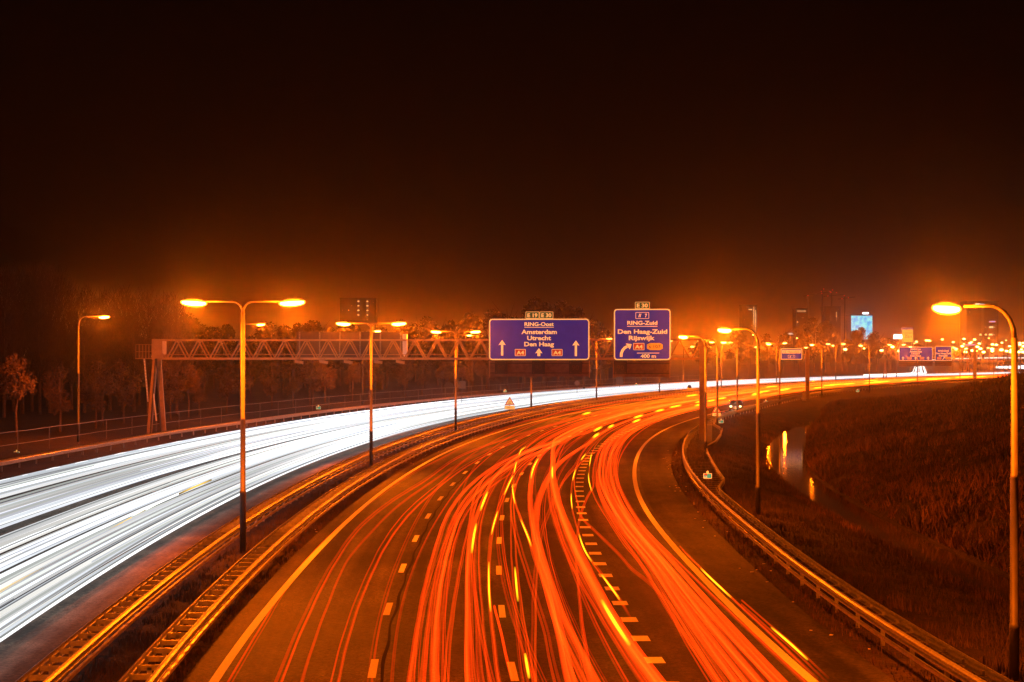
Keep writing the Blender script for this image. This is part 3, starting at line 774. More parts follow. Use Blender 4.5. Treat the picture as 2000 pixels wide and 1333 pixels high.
for i, (px, py) in enumerate([(1981, 1320), (1480.5, 1000), (1378, 895), (1401, 842), (1440, 813), (1523, 790), (1605, 778), (1698, 767), (1792, 752), (1875, 745), (1941, 739)]):
    x, y = gp(px, py)
    if i > 6: s_ = so(x, y)[0]; p_ = P(s_, 27.5); 
    if pr is None: pr = o = single(9.2, 1.67, -1, L=.68)
    else: o = copy_tree(pr)
    o.location = (x, y, ground(x, y) if so(x, y)[1] > 0 and so(x, y)[1] < 30 else -.05)
    if i > 0: o.rotation_euler = (0, 0, head(so(x, y)[0]) * .6)
    o['label'] = 'single-arm sodium street lamp right of the red carriageway, %s along the row from the viewer' % ordn[i] if i else 'nearest single-arm sodium street lamp at the right edge, its pole rising from the grass'
    o['group'] = 'single-arm lamps along the right verge'
pr = None
for i, (px, Y) in enumerate([(153, 170), (470, 218), (708, 289), (893, 364), (1062, 430), (1335, 495), (1461, 538), (1560, 600)]):
    if pr is None: pr = o = single(10.85, 2.2, 1, L=.9)
    else: o = copy_tree(pr)
    o.location = ((px - 1000) * Y / F, Y, .1 if i < 5 else -.05 - 1.6 * (i > 4))
    o['label'] = 'single-arm sodium street lamp on the far left verge, %s along the row from the left' % ordn[i]
    o['group'] = 'single-arm lamps along the far verge'
# distant lamps: slender poles with one glowing bowl
far = [(1622,676),(1651,676),(1645,683),(1682,681),(1711,678),(1716,685),(1737,678),(1750,686),(1776,682.5),
 (1786,668),(1782,671),(1805,665.5),(1811,666),(1836,663.5),(1857.5,668.7),(1861,682.4),(1878,662.4),(1878,672),(1873.6,676.7),(1881,682),(1880,687.8),(1889.7,670.5),(1893.6,668.7),(1893,685),(1900.6,685.8),(1898.8,663.8),(1907.9,671.5),(1909,681.6),(1914.9,669),(1903.4,677.8),(1915.3,687.9),(1927.5,661),(1931,682),(1932.8,686.2),(1933.2,673),(1940.8,673.9),(1948.9,683.7),(1953,669.8),(1961,665.2),(1967,676.7),(1960.4,686.2),(1969.2,684),(1968.5,688),(1982.5,688),(1991.9,688),(1987.8,683),(1987.4,670),(1994.4,670),(1993.3,676.7),(1986.7,673.6),
 (1526,660),(1551,661),(1649.5,663.5),(1466,654.5),(1391,671),(1571,692)]
rf = random.Random(5)
for i, (px, py) in enumerate(far):
    d = HY - py
    if d >= 15: Y = rf.uniform(980, 1250)
    elif d >= 9: Y = rf.uniform(760, 980)
    else: Y = rf.uniform(650, 820)
    if px < 1600: Y = 900
    top = at(px, py, Y); t = thing('distant_street_lamp', (top.x, top.y, 0), 0, 'tiny distant sodium lamp glowing orange on the horizon, %s from the left' % ordw(sorted(far).index((px, py))), 'street lamp', 'distant sodium lamps on the horizon')
    Hh = top.z
    small = px < 1600 or i % 7 == 3
    MB().tube([(0, 0, -.2), (0, 0, Hh * .95), (.5, 0, Hh + .1), (1.2, 0, Hh + .1)], [.14, .09, .07, .06], 6).build('pole', M['pole'], t)
    MB().ell((1.2, 0, Hh), (.42 if small else .75, .3, .22 if small else .36), 10, 6).build('lamp_bowl', M['bowl_far'], t, True)
    if not small and i % 3 == 0: light(t, (1.2, 0, Hh - .6), LAMP_W * 1.6)

# ------------------------------------------------------------------ signs
FONT = None
def text(parent, s, cx_, cz_, cap, wd, m, y=-.07, th=.012, bold=.0, name='lettering'):
    cu = bpy.data.curves.new('t', 'FONT'); cu.body = s; cu.align_x = 'CENTER'; cu.align_y = 'CENTER'; cu.size = 1.0
    cu.offset = bold; cu.extrude = .5; cu.resolution_u = 3
    ob = bpy.data.objects.new('t', cu); col.objects.link(ob)
    dg = bpy.context.evaluated_depsgraph_get(); me = bpy.data.meshes.new_from_object(ob.evaluated_get(dg))
    bpy.data.objects.remove(ob)
    co = np.empty(len(me.vertices) * 3, dtype=np.float32); me.vertices.foreach_get('co', co); co = co.reshape(-1, 3)
    x0, x1 = co[:, 0].min(), co[:, 0].max()
    cu2 = .70                                             # cap height of the built-in face per unit size
    desc = any(ch in 'gjpqy' for ch in s)
    ytop = co[:, 1].max()
    sx_ = wd / (x1 - x0); sz_ = cap / cu2
    out = np.empty_like(co); out[:, 0] = (co[:, 0] - (x0 + x1) / 2) * sx_ + cx_
    out[:, 2] = (co[:, 1] - ytop) * sz_ + cap / 2 + cz_; out[:, 1] = y - th / 2 + co[:, 2] * th
    me.vertices.foreach_set('co', out.ravel()); me.materials.clear(); me.materials.append(m); me.update(); me.name = name
    o = bpy.data.objects.new(name, me); return link(o, parent)
def plate(parent, name, cx_, cz_, wd, ht, m, border=None, y=-.05, r=.06, bw=.04, d=.02):
    o = MB().add(*prism(rrect(cx_ - wd / 2, cx_ + wd / 2, cz_ - ht / 2, cz_ + ht / 2, r), y - d, y)).build(name, m, parent)
    if border:
        MB().add(*ring(rrect(cx_ - wd / 2, cx_ + wd / 2, cz_ - ht / 2, cz_ + ht / 2, r), rrect(cx_ - wd / 2 + bw, cx_ + wd / 2 - bw, cz_ - ht / 2 + bw, cz_ + ht / 2 - bw, max(r - bw, .01)), y - d - .012, y - d + .002)).build('border', border, o)
    return o
def arrow_up(parent, x, z0, z1, m, y=-.07, w_=.13, hw=.28, hh=.38):
    poly = [(x - w_ / 2, z0), (x + w_ / 2, z0), (x + w_ / 2, z1 - hh), (x + hw, z1 - hh - .05), (x, z1), (x - hw, z1 - hh - .05), (x - w_ / 2, z1 - hh)]
    # triangulate by hand so that the concave outline stays correct
    V, Fc = [], []
    a = MB(); a.add(*prism([poly[0], poly[1], poly[2], poly[6]], y - .012, y)); a.add(*prism([poly[5], poly[6], poly[2], poly[3], poly[4]], y - .012, y))
    return a.build('arrow', m, parent)
def exit_icon(parent, cx_, cz_, h, m, y):
    mb = MB(); w_ = h * .22
    mb.add(*prism([(cx_ - h * .55, cz_ - h / 2), (cx_ - h * .55 + w_, cz_ - h / 2), (cx_ - h * .25 + w_, cz_ + h / 2), (cx_ - h * .25, cz_ + h / 2)], y - .01, y))
    mb.add(*prism([(cx_ - h * .15, cz_ - h / 2), (cx_ - h * .15 + w_, cz_ - h / 2), (cx_ + w_ * .7, cz_ + h * .1), (cx_ + h * .35, cz_ + h * .42), (cx_ + h * .1, cz_ + h * .5)], y - .01, y))
    return mb.build('exit_symbol', m, parent)
WP = M['sign_white']; YG = 182.0; SCL = F / YG
def sign_base(name, label, cpx, Y, z0, wd, ht, rz, bd=.10):
    root = thing(name, ((cpx - 1000) * Y / F, Y, z0), rz, label, 'road sign')
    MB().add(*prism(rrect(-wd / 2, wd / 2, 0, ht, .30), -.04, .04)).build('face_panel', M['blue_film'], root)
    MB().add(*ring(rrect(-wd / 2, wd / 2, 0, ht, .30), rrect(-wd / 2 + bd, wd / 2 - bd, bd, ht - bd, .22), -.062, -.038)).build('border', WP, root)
    for k in range(int(wd // 2) + 1):
        MB().box((-wd / 2 + .6 + k * (wd - 1.2) / max(1, int(wd // 2)), .10, ht / 2), (.09, .11, ht - .3)).build('frame_post', M['steel_dark'], root)
    return root
def px_(v): return v / SCL
rz_g = -0.088
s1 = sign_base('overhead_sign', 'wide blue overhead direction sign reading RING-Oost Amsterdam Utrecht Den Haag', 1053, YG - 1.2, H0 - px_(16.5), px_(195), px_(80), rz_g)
def L1(px, py): return (px - 1053) / SCL, (703.5 - py) / SCL
for s_, py, wpx, cap in (('RING-Oost', 633.6, 57, .33), ('Amsterdam', 648.6, 69, .38), ('Utrecht', 660.6, 46.5, .38), ('Den Haag', 672.4, 58, .38)):
    x, z = L1(1053, py); text(s1, s_, x, z, cap, px_(wpx), WP, y=-.045, bold=.03)
x, z = L1(1053, 640); MB().box((x, -.048, z), (px_(57), .012, .055)).build('underline', WP, s1)
for px, a, b in ((981, 695, 664.5), (1052.5, 696, 680.5), (1124.4, 696, 665.5)):
    x, za = L1(px, a); zb = L1(px, b)[1]; arrow_up(s1, x, za, zb, WP, y=-.045, w_=.2 if a - b > 20 else .26, hw=.33, hh=.42)
for px in (1016.4, 1088):
    x, z = L1(px, 689); p_ = plate(s1, 'route_shield', x, z, px_(21), px_(13.3), M['red_film'], WP, y=-.042); text(p_, 'A4', x, z, .32, px_(14.5), WP, y=-.068, bold=.03)
for px, s_ in ((1040, 'E 19'), (1067.2, 'E 30')):
    x, z = L1(px, 616.5); p_ = plate(s1, 'route_plate', x, z, px_(26.4), px_(13.6), M['green_film'], WP, y=.02, d=.05); text(p_, s_, x, z, .33, px_(19.5), WP, y=-.036, bold=.03)
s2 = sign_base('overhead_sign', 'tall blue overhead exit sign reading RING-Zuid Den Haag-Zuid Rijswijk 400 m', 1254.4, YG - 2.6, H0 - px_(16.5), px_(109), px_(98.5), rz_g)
def L2(px, py): return (px - 1254.4) / SCL, (703.5 - py) / SCL
for s_, px, py, wpx, cap in (('RING-Zuid', 1254.5, 631.5, 58, .34), ('Den Haag-Zuid', 1254.8, 648.4, 95, .38), ('Rijswijk', 1253.5, 660.6, 50, .38), ('400 m', 1266, 695.5, 29.5, .31)):
    x, z = L2(px, py); text(s2, s_, x, z, cap, px_(wpx), WP, y=-.045, bold=.03)
x, z = L2(1254.5, 638.6); MB().box((x, -.048, z), (px_(58), .012, .055)).build('underline', WP, s2)
x, z = L2(1265.5, 690); MB().box((x, -.048, z), (px_(43), .012, .055)).build('distance_bar', WP, s2)
x, z = L2(1254.5, 617.7); p_ = plate(s2, 'exit_number_plate', x, z, px_(26), px_(12.6), M['blue_film'], WP, y=-.042)
exit_icon(p_, x - .18, z, .32, WP, -.066); text(p_, '7', x + .33, z, .31, .2, WP, y=-.068, bold=.03)
x, z = L2(1247.8, 677.5); p_ = plate(s2, 'route_shield', x, z, px_(21.5), px_(13.6), M['red_film'], WP, y=-.042); text(p_, 'A4', x, z, .32, px_(14.5), WP, y=-.068, bold=.03)
x, z = L2(1278.6, 677.5); hw_, hh_ = px_(15.2), px_(6.8)
p_ = MB().add(*prism([(x - hw_, z - hh_ * .6), (x - hw_ * .6, z - hh_), (x + hw_ * .6, z - hh_), (x + hw_, z - hh_ * .6), (x + hw_, z + hh_ * .6), (x + hw_ * .6, z + hh_), (x - hw_ * .6, z + hh_), (x - hw_, z + hh_ * .6)], -.062, -.042)).build('city_route_plate', M['yellow_film'], s2)
text(p_, 's 107', x, z, .30, px_(22), M['black'], y=-.068, bold=.0)
x, z = L2(1254.5, 598.2); p_ = plate(s2, 'route_plate', x, z, px_(28), px_(13.6), M['green_film'], WP, y=.02, d=.05); text(p_, 'E 30', x, z, .33, px_(21), WP, y=-.036, bold=.03)
# curved exit arrow
x0, z0 = L2(1213.8, 697.5); mb = MB(); wv = .24
arc = [(0, 0), (.02, .32), (.12, .58), (.30, .80), (.55, .95)]
for k in range(len(arc) - 1):
    (xa, za), (xb, zb) = arc[k], arc[k + 1]
    def nrm(i):
        a = arc[max(i - 1, 0)]; b = arc[min(i + 1, len(arc) - 1)]; d = Vector((b[0] - a[0], b[1] - a[1])).normalized(); return Vector((d.y, -d.x)) * wv / 2
    na, nb = nrm(k), nrm(k + 1)
    mb.add(*prism([(x0 + xa + na.x, z0 + za + na.y), (x0 + xb + nb.x, z0 + zb + nb.y), (x0 + xb - nb.x, z0 + zb - nb.y), (x0 + xa - na.x, z0 + za - na.y)][::-1], -.06, -.045))
mb.add(*prism([(x0 + .42, z0 + 1.22), (x0 + .95, z0 + 1.15), (x0 + .78, z0 + .66)], -.06, -.045))
mb.build('exit_arrow', WP, s2)
# matrix boards under the signs
def matrix(label, cpx, Y, z0, wd, ht, sigs, rz, scale=1.0):
    root = thing('matrix_board', ((cpx - 1000) * Y / F, Y, z0), rz, label, 'lane signal board')
    MB().box((0, .06, ht / 2), (wd, .05, ht)).build('backing_panel', M['mesh_dark'], root)
    r_ = MB(); r_.box((0, -.01, ht * .82), (wd, .06, .06)).box((0, -.01, ht * .22), (wd, .06, .06)); r_.build('rails', M['black'], root)
    for sd in (-1, 1): MB().box((sd * wd / 2, -.02, ht / 2 - .05), (.07, .12, ht + .1)).build('side_post', M['gantry'], root)
    for sx_ in sigs:
        q_ = MB().box((sx_, -.12, ht * .56), (1.15 * scale, .3, 1.15 * scale)).build('lane_signal', M['black'], root)
        text(q_, '90', sx_, ht * .56, .45 * scale, .62 * scale, M['back'], y=-.285, name='speed_digits')
        for dx in (-1, 1):
            for dz in (-1, 1): MB().ell((sx_ + dx * .44 * scale, -.28, ht * .56 + dz * .44 * scale), (.08, .03, .08), 8, 4).build('corner_lamp', M['back'], q_)
    return root
matrix('dark lane signal board hanging under the wide Amsterdam sign', 1053.5, YG - 1.2, H0 - px_(48.5), px_(194), px_(31), [px_(979.5 - 1053.5), px_(-1.5), px_(1123.7 - 1053.5)], rz_g)
matrix('dark lane signal board hanging under the RING-Zuid exit sign', 1253, YG - 2.6, H0 - px_(49), px_(109), px_(31.5), [px_(1212.7 - 1253)], rz_g)

# ------------------------------------------------------------------ gantries
def truss(root, x0, x1, z0, z1, d=1.3, bay=2.0, r=.07, mat_=None):
    mat_ = mat_ or M['gantry']; ch = MB(); we = MB()
    for y in (-d / 2, d / 2):
        ch.box(((x0 + x1) / 2, y, z0), (x1 - x0, .16, .2)); ch.box(((x0 + x1) / 2, y, z1), (x1 - x0, .16, .16))
    ch.box(((x0 + x1) / 2, 0, z0 + .02), (x1 - x0, d - .3, .04)); ch.box(((x0 + x1) / 2, -d / 2 - .09, z0 + .38), (x1 - x0, .04, .05))
    ch.build('chords', mat_, root)
    n = max(1, round((x1 - x0) / bay))
    for k in range(n):
        a = x0 + (x1 - x0) * k / n; b = x0 + (x1 - x0) * (k + 1) / n; m_ = (a + b) / 2
        for y in (-d / 2, d / 2):
            we.tube([(a, y, z1), (m_ - .08, y, z0)], r, 6); we.tube([(m_ + .08, y, z0), (b, y, z1)], r, 6)
        we.tube([(a, -d / 2, z1), (a, d / 2, z1)], r * .7, 6)
    we.build('bracing', mat_, root)
xl, xr = (305 - 1000) / (F / 185.5), (1373 - 1000) / (F / 180.8)
gmid = Vector(((xl + xr) / 2, 183.2, 0)); half = (xr - xl) / 2
g = thing('sign_gantry', gmid, rz_g, 'long steel truss gantry spanning both carriageways and carrying the blue signs', 'gantry')
zb, zt = H0 - px_(16.2) + .1, H0 + px_(22.5)
truss(g, -half, half, zb, zt)
MB().box((-half + .2, 0, (zb + zt) / 2), (1.0, 1.5, zt - zb + .2)).build('end_frame', M['gantry'], g)
for sd, bx in ((-1, -.50), (1, .42)):   # left A-frame: two tapering box legs
    MB().add([(-half + bx + dx, sd * .9 + dy, .2) for dx, dy in ((-.22, -.15), (.22, -.15), (.22, .15), (-.22, .15))] +
             [(-half + .06 * sd + dx, sd * .45 + dy, zb) for dx, dy in ((-.20, -.12), (.20, -.12), (.20, .12), (-.20, .12))],
             [(3, 2, 1, 0), (4, 5, 6, 7), (0, 1, 5, 4), (1, 2, 6, 5), (2, 3, 7, 6), (3, 0, 4, 7)]).build('leg', M['gantry'], g)
MB().tube([(-half + .22, -.95, zb), (-half + .72, -1.3, .2)], .07, 8).build('brace', M['pole'], g)
MB().tube([(-half + .12, -.95, zb), (-half - .30, -1.3, .2)], .07, 8).build('brace', M['pole'], g)
MB().tube([(-half - .05, -1.1, 4.1), (-half + .25, -1.15, 1.6)], .07, 8).build('drain_pipe', M['white_paint'], g)
MB().box((half + .02, 0, (zt - .8) / 2 - .3), (.48, .55, zt + 0.6)).build('column', M['gantry'], g)
MB().box((half + .02, 0, zt - .3), (.7, 1.5, .5)).build('end_frame', M['gantry'], g)
cw = MB(); cw.box((-half - 1.05, -.1, zb), (1.6, 1.4, .07))
for k in range(6):
    for y in (-.75, .6): cw.tube([(-half - 1.8 + k * .3, y, zb), (-half - 1.8 + k * .3, y, zb + 1.3)], .02, 5)
for y in (-.75, .6):
    for z in (.65, 1.3): cw.tube([(-half - 1.8, y, zb + z), (-half - .3, y, zb + z)], .02, 5)
cw.build('platform', M['gantry'], g)
ld = MB()
for y in (-.15, .15): ld.tube([(-half - 1.1, -.4 + y, zb), (-half - .75, -.4 + y, zb - 4.0)], .025, 5)
for k in range(14): ld.tube([(-half - 1.1 + .025 * k, -.55, zb - .28 * k), (-half - 1.1 + .025 * k, -.25, zb - .28 * k)], .03, 5)
ld.build('ladder', M['white_paint'], g)
# board of the opposite carriageway seen from behind, with its bright edge
bk = thing('overhead_sign', at(684, 703, 187.5), rz_g, 'back of a grey overhead sign board facing the opposite carriageway', 'road sign')
kk = F / 187.5
MB().box((0, 0, 54 / kk / 2), (212 / kk, .1, 54 / kk)).build('face_panel', M['back'], bk)
for k in range(6): MB().box((-106 / kk + .3 + k * (212 / kk - .6) / 5, -.12, 54 / kk / 2), (.12, .12, 54 / kk)).build('frame_post', M['steel_dark'], bk)
MB().box((108.5 / kk, -.15, 50 / kk / 2), (.42, .3, 50 / kk)).build('service_box', M['white_paint'], bk)
for k, px in enumerate((584, 632, 680, 738, 782)):
    o = thing('sign_floodlight', at(px, 706.5, 181), rz_g, '%s of the five small floodlights under the gantry beam from the left' % ordn[k], 'floodlight', 'floodlights under the gantry')
    mb = MB(); mb.add(*prism([(-.38, -.12), (.38, -.22), (.40, .02), (-.36, .14)], -.15, .15)); mb.build('housing', M['gantry'], o)
    MB().tube([(0, .0, .05), (0, .35, .3)], .03, 6).build('bracket', M['gantry'], o)

# second gantry further round the bend
sg = F / 543.0
g2 = thing('sign_gantry', ((1815.5 - 1000) / sg, 543.0, 0), -.30, 'distant truss gantry with a yellow lit left leg further round the bend', 'gantry')
hw2 = 82.5 / sg / math.cos(.30)
z2b, z2t = H0 - 17 / sg, H0 + 2 / sg + 2.0 - .6
z2t = H0 - (692 - 687 - 12) / sg + .6
truss(g2, -hw2, hw2, H0 - 15 / sg, H0 + 4.5 / sg, bay=2.2, r=.09)
for dx in (-.35, .55): MB().tube([(-hw2 + .1, 0, H0 - 15 / sg), (-hw2 + dx - .1, 0, -.1)], .16, 8).build('leg', M['gantry'], g2)
MB().box((hw2, 0, 4.4), (.9, .6, 8.9)).build('column', M['steel_dark'], g2)
def small_sign(cpx, x0, x1, y0, y1, Y, rz, label, lines, extra):
    k = F / Y; wd = (x1 - x0) / k; ht = (y1 - y0) / k
    r_ = thing('overhead_sign', ((cpx - 1000) / k, Y, H0 - (y1 - HY) / k), rz, label, 'road sign')
    MB().add(*prism(rrect(-wd / 2, wd / 2, 0, ht, .25), -.04, .04)).build('face_panel', M['blue_film'], r_)
    MB().add(*ring(rrect(-wd / 2, wd / 2, 0, ht, .25), rrect(-wd / 2 + .13, wd / 2 - .13, .13, ht - .13, .15), -.065, -.038)).build('border', WP, r_)
    for s_, px, py, wpx, cap in lines: text(r_, s_, (px - cpx) / k, (y1 - py) / k, cap, wpx / k, WP, y=-.05, bold=.03)
    for kind_, px, py in extra:
        x, z = (px - cpx) / k, (y1 - py) / k
        if kind_ == 'a': arrow_up(r_, x, z - .45, z + .45, WP, y=-.05, w_=.25, hw=.4, hh=.45)
        elif kind_ == 's': p_ = plate(r_, 'route_shield', x, z, 1.1, .65, M['red_film'], WP, y=-.042); text(p_, 'A4', x, z, .35, .7, WP, y=-.07)
        elif kind_ == 'y':
            p_ = plate(r_, 'city_route_plate', x, z, 1.5, .65, M['yellow_film'], None, y=-.042, r=.25); text(p_, 's 106', x, z, .3, 1.0, M['black'], y=-.07)
        elif kind_ == 'd':
            mb = MB(); mb.add(*prism([(x - .35, z - .4), (x - .2, z - .5), (x + .2, z + .05), (x + .05, z + .2)], -.06, -.048)); mb.add(*prism([(x - .1, z + .35), (x + .4, z + .45), (x + .38, z - .1)][::-1], -.06, -.048)); mb.build('exit_arrow', WP, r_)
    return r_
small_sign(1788.5, 1756, 1821, 678, 705, 541, -.30, 'distant wide blue overhead sign with three arrows on the second gantry',
    [('RING-Oost', 1788.5, 682.5, 19, .4), ('Amsterdam', 1788.5, 687, 23, .45), ('Utrecht', 1788.5, 691, 16, .45), ('Den Haag', 1788.5, 695.2, 20, .45)],
    [('a', 1764, 700), ('a', 1788.5, 700), ('a', 1812.5, 700), ('s', 1776.5, 700.2), ('s', 1800.5, 700.2)])
small_sign(1842.5, 1826.5, 1858.5, 676.5, 705, 536, -.30, 'distant narrow blue overhead exit sign on the second gantry',
    [('RING-Zuid', 1842.5, 685.5, 20, .38), ('Den Haag-Zuid', 1842.5, 690.6, 29, .42), ('Rijswijk', 1842.5, 695, 17, .42)],
    [('s', 1834.5, 700.2), ('d', 1843, 700), ('y', 1852, 700.2)])
for nm, cpx, wpx, Y in (('wide', 1788.5, 65, 541), ('narrow', 1842.5, 32, 536)):
    k = F / Y; r_ = thing('matrix_board', ((cpx - 1000) / k, Y, H0 - (715.5 - HY) / k), -.30, 'plain dark board under the distant %s blue sign' % nm, 'lane signal board')
    MB().box((0, 0, 5 / k), (wpx / k, .15, 10 / k)).build('backing_panel', M['mesh_dark'], r_); MB().box((0, -.1, 5 / k), (wpx / k, .05, .08)).build('rails', M['black'], r_)
g3 = thing('sign_gantry', at(1888, 730, 760) * 1.0, -.4, 'small faint gantry frame near the viaduct at far right', 'gantry'); g3.location.z = 0
truss(g3, 0, 13, 4.0, 5.0, bay=1.4, r=.08)
for dx in (-.3, .9): MB().tube([(0.3, 0, 4.0), (dx, 0, -.1)], .14, 6).build('leg', M['gantry'], g3)
# cantilever sign and its column
Yc = 335.; kc = F / Yc
c_ = thing('cantilever_sign_post', ((1577 - 1000) / kc, Yc, 0), 0, 'stout steel column with a side arm holding the small blue bridge sign', 'sign post')
MB().box((0, 0, H0 / 2 + .1), (.62, .55, H0 + .2)).build('column', M['gantry'], c_)
MB().box((-2.2, .1, H0 - .5), (4.2, .2, .25)).build('arm', M['gantry'], c_)
r_ = thing('overhead_sign', ((1545 - 1000) / kc, Yc - .5, H0 - 16 / kc), 0, 'small blue sign with an orange name strip above the exit 7 symbol', 'road sign')
wd, ht = 42 / kc, 22 / kc
MB().add(*prism(rrect(-wd / 2, wd / 2, 0, ht, .2), -.04, .04)).build('face_panel', M['blue_film'], r_)
MB().add(*ring(rrect(-wd / 2, wd / 2, 0, ht, .2), rrect(-wd / 2 + .13, wd / 2 - .13, .13, ht - .13, .1), -.06, -.038)).build('border', WP, r_)
p_ = plate(r_, 'name_strip', 0, ht * .70, wd - .5, .55, WP, None, y=-.042); text(p_, 'EZ Haaswijck', 0, ht * .70, .32, wd - .9, M['red_film'], y=-.068)
p_ = plate(r_, 'exit_number_plate', 0, ht * .28, 1.15, .5, M['blue_film'], WP, y=-.042); exit_icon(p_, -.15, ht * .28, .3, WP, -.066); text(p_, '7', .3, ht * .28, .28, .17, WP, y=-.068)

# ------------------------------------------------------------------ smaller street furniture
def cabinet(px, pyb, Y, wd, ht, label):
    k = F / Y; o = thing('roadside_cabinet', ((px - 1000) / k, Y, H0 - (pyb - HY) / k), -.1, label, 'cabinet')
    MB().box((0, 0, ht / 2 + .12), (wd, .6, ht - .2)).build('body', M['cab'], o); MB().box((0, 0, ht + .06), (wd + .1, .7, .08)).build('lid', M['cab'], o)
    MB().box((0, 0, .05), (wd + .04, .62, .24)).build('plinth', M['concrete'], o); MB().box((0, -.305, ht / 2 + .12), (wd - .12, .01, ht - .35)).build('door', M['cab'], o)
cabinet(1385.5, 865, 176, .46, 1.5, 'grey roadside cabinet beside the gantry column, topped by a bright lid')
cabinet(1571, 783, 328, .60, 1.5, 'grey roadside cabinet at the foot of the cantilever sign column')
def warn(px, ytop, ybot, Y, label, rz=0.0):
    k = F / Y; o = thing('warning_sign', ((px - 1000) / k, Y, 0), rz, label, 'road sign')
    zt_, zb_ = H0 - (ytop - HY) / k, H0 - (ybot - HY) / k; h = zt_ - zb_; th = h * .64; wv = th * .62
    zz = zb_ + h * .36
    tri = [(-wv, zz), (wv, zz), (0, zt_)]; cxz = (0, zz + th / 3)
    inner = [((x - cxz[0]) * .70 + cxz[0], (z - cxz[1]) * .70 + cxz[1]) for x, z in tri]
    MB().add(*prism(tri, -.02, .02)).build('triangle_panel', M['red_film'], o)
    MB().add(*prism(inner, -.030, -.019)).build('triangle_face', WP, o)
    sy = MB(); zc = zz + th * .33
    for a in (-.35, .0, .3): sy.tube([(a * wv * .5 - .06, -.036, zc - .10), (a * wv * .5 + .08, -.036, zc + .16)], .022, 5)
    sy.box((0, -.036, zc - .13), (wv * .7, .01, .04)); sy.build('symbol', M['black'], o)
    p_ = plate(o, 'text_plate', 0, zb_ + h * .16, wv * 2, h * .30, WP, M['black'], y=-.02, r=.03, bw=.02)
    text(p_, '1000 m', 0, zb_ + h * .16, h * .13, wv * 1.1, M['black'], y=-.044)
    MB().tube([(0, .03, -.1), (0, .03, zt_ - .1)], .035, 8).build('post', M['pole'], o)
warn(1399.5, 792.5, 813.5, 204, 'red triangle warning sign with a white text plate on the right verge')
warn(995.5, 775.5, 800.5, 244, 'pale triangle warning sign standing in the median before the white trails')
def kmsign(px, py, Y, label, wd=.46):
    k = F / Y; z = H0 - (py - HY) / k
    o = thing('kilometre_marker', ((px - 1000) / k, Y, 0), -.1, label, 'marker sign', 'small kilometre markers')
    p_ = plate(o, 'number_plate', 0, z, wd, wd * .62, M['teal_film'], WP, y=0, r=.03, bw=.025)
    q_ = plate(p_, 'route_shield', -wd * .2, z + wd * .16, wd * .36, wd * .18, M['red_film'], None, y=-.021, r=.02, d=.004)
    text(p_, '8,8', -wd * .22, z - wd * .15, wd * .2, wd * .34, WP, y=-.026)
    MB().add(*prism([(math.cos(a) * wd * .16, z + wd * .44 + math.sin(a) * wd * .16) for a in [i * math.pi / 6 for i in range(12)]], -.02, .0)).build('reflector_disc', WP, o)
    MB().box((0, .03, z / 2 - .1), (.08, .04, z + .2)).build('post', M['pole'], o)
for i, (px, py, Y, lab) in enumerate([(1382, 930, 108, 'small teal kilometre marker with a round disc between the rails at the right guardrail'), (1496, 786, 292, 'small teal kilometre marker on the right guardrail beyond the stopped car'), (1408.5, 824, 185, 'small teal kilometre marker behind the gantry column'),
    (622, 797, 262, 'small kilometre marker on the far guardrail between the first and second median lamps'), (33, 886, 152, 'small dark kilometre marker at the left edge of the far verge'), (986.5, 764.5, 372, 'small kilometre marker above the pale warning triangle'), (1242.5, 752, 430, 'tiny kilometre marker on the far guardrail below the exit sign'), (1675, 764, 372, 'tiny kilometre marker on the right guardrail beyond the cantilever column')]):
    kmsign(px, py, Y, lab, .46 if Y < 200 else .62)
# backs of far-verge signs
for px, py, Y, wpx, hpx, lab in ((902, 752, 285, 15, 15, 'square back of a small sign beside the third median lamp'), (1210, 744, 400, 14, 16, 'pale board standing between the exit sign and the far guardrail')):
    k = F / Y; o = thing('sign_board_back', ((px - 1000) / k, Y, 0), 0, lab, 'road sign'); z = H0 - (py - HY) / k
    MB().box((0, 0, z), (wpx / k, .04, hpx / k)).build('panel', M['back'], o); MB().tube([(0, .05, -.1), (0, .05, z)], .04, 6).build('post', M['pole'], o)
for px, py, Y, lab in ((1127, 749, 330, 'round sign back on the far verge left of the exit sign'), (1346.5, 756.5, 398, 'small round sign silhouetted against the white trails near the gantry column')):
    k = F / Y; o = thing('round_sign', ((px - 1000) / k, Y, 0), 0, lab, 'road sign'); z = H0 - (py - HY) / k
    MB().add(*prism([(math.cos(i * math.pi / 8) * .42, z + math.sin(i * math.pi / 8) * .42) for i in range(16)], -.02, .02)).build('disc', M['back'], o)
    MB().tube([(0, .05, -.1), (0, .05, z)], .035, 6).build('post', M['pole'], o)
# wire fence on the far verge
fn = thing('wire_fence', (0, 0, 0), 0, 'thin wire fence running along the far verge in front of the young trees', 'fence')
fo = lambda s: -28.0
ss = srange(20, 420, 4, 8)
for z in (.75, 1.7): MB().tube([P(s, fo(s), ground(*P(s, fo(s)).xy) + z) for s in ss], .016, 5).build('wire', M['steel'], fn)
p0 = None
for k in range(48):
    s = 30 + k * 8; c = P(s, fo(s)); c.z = ground(c.x, c.y)
    if p0 is None: p0 = o = MB().tube([(0, 0, -.2), (0, 0, 1.75)], .035, 6).build('fence_post', M['steel_dark'], fn)
    else: o = bpy.data.objects.new('fence_post', p0.data); link(o, fn)
    o.location = c

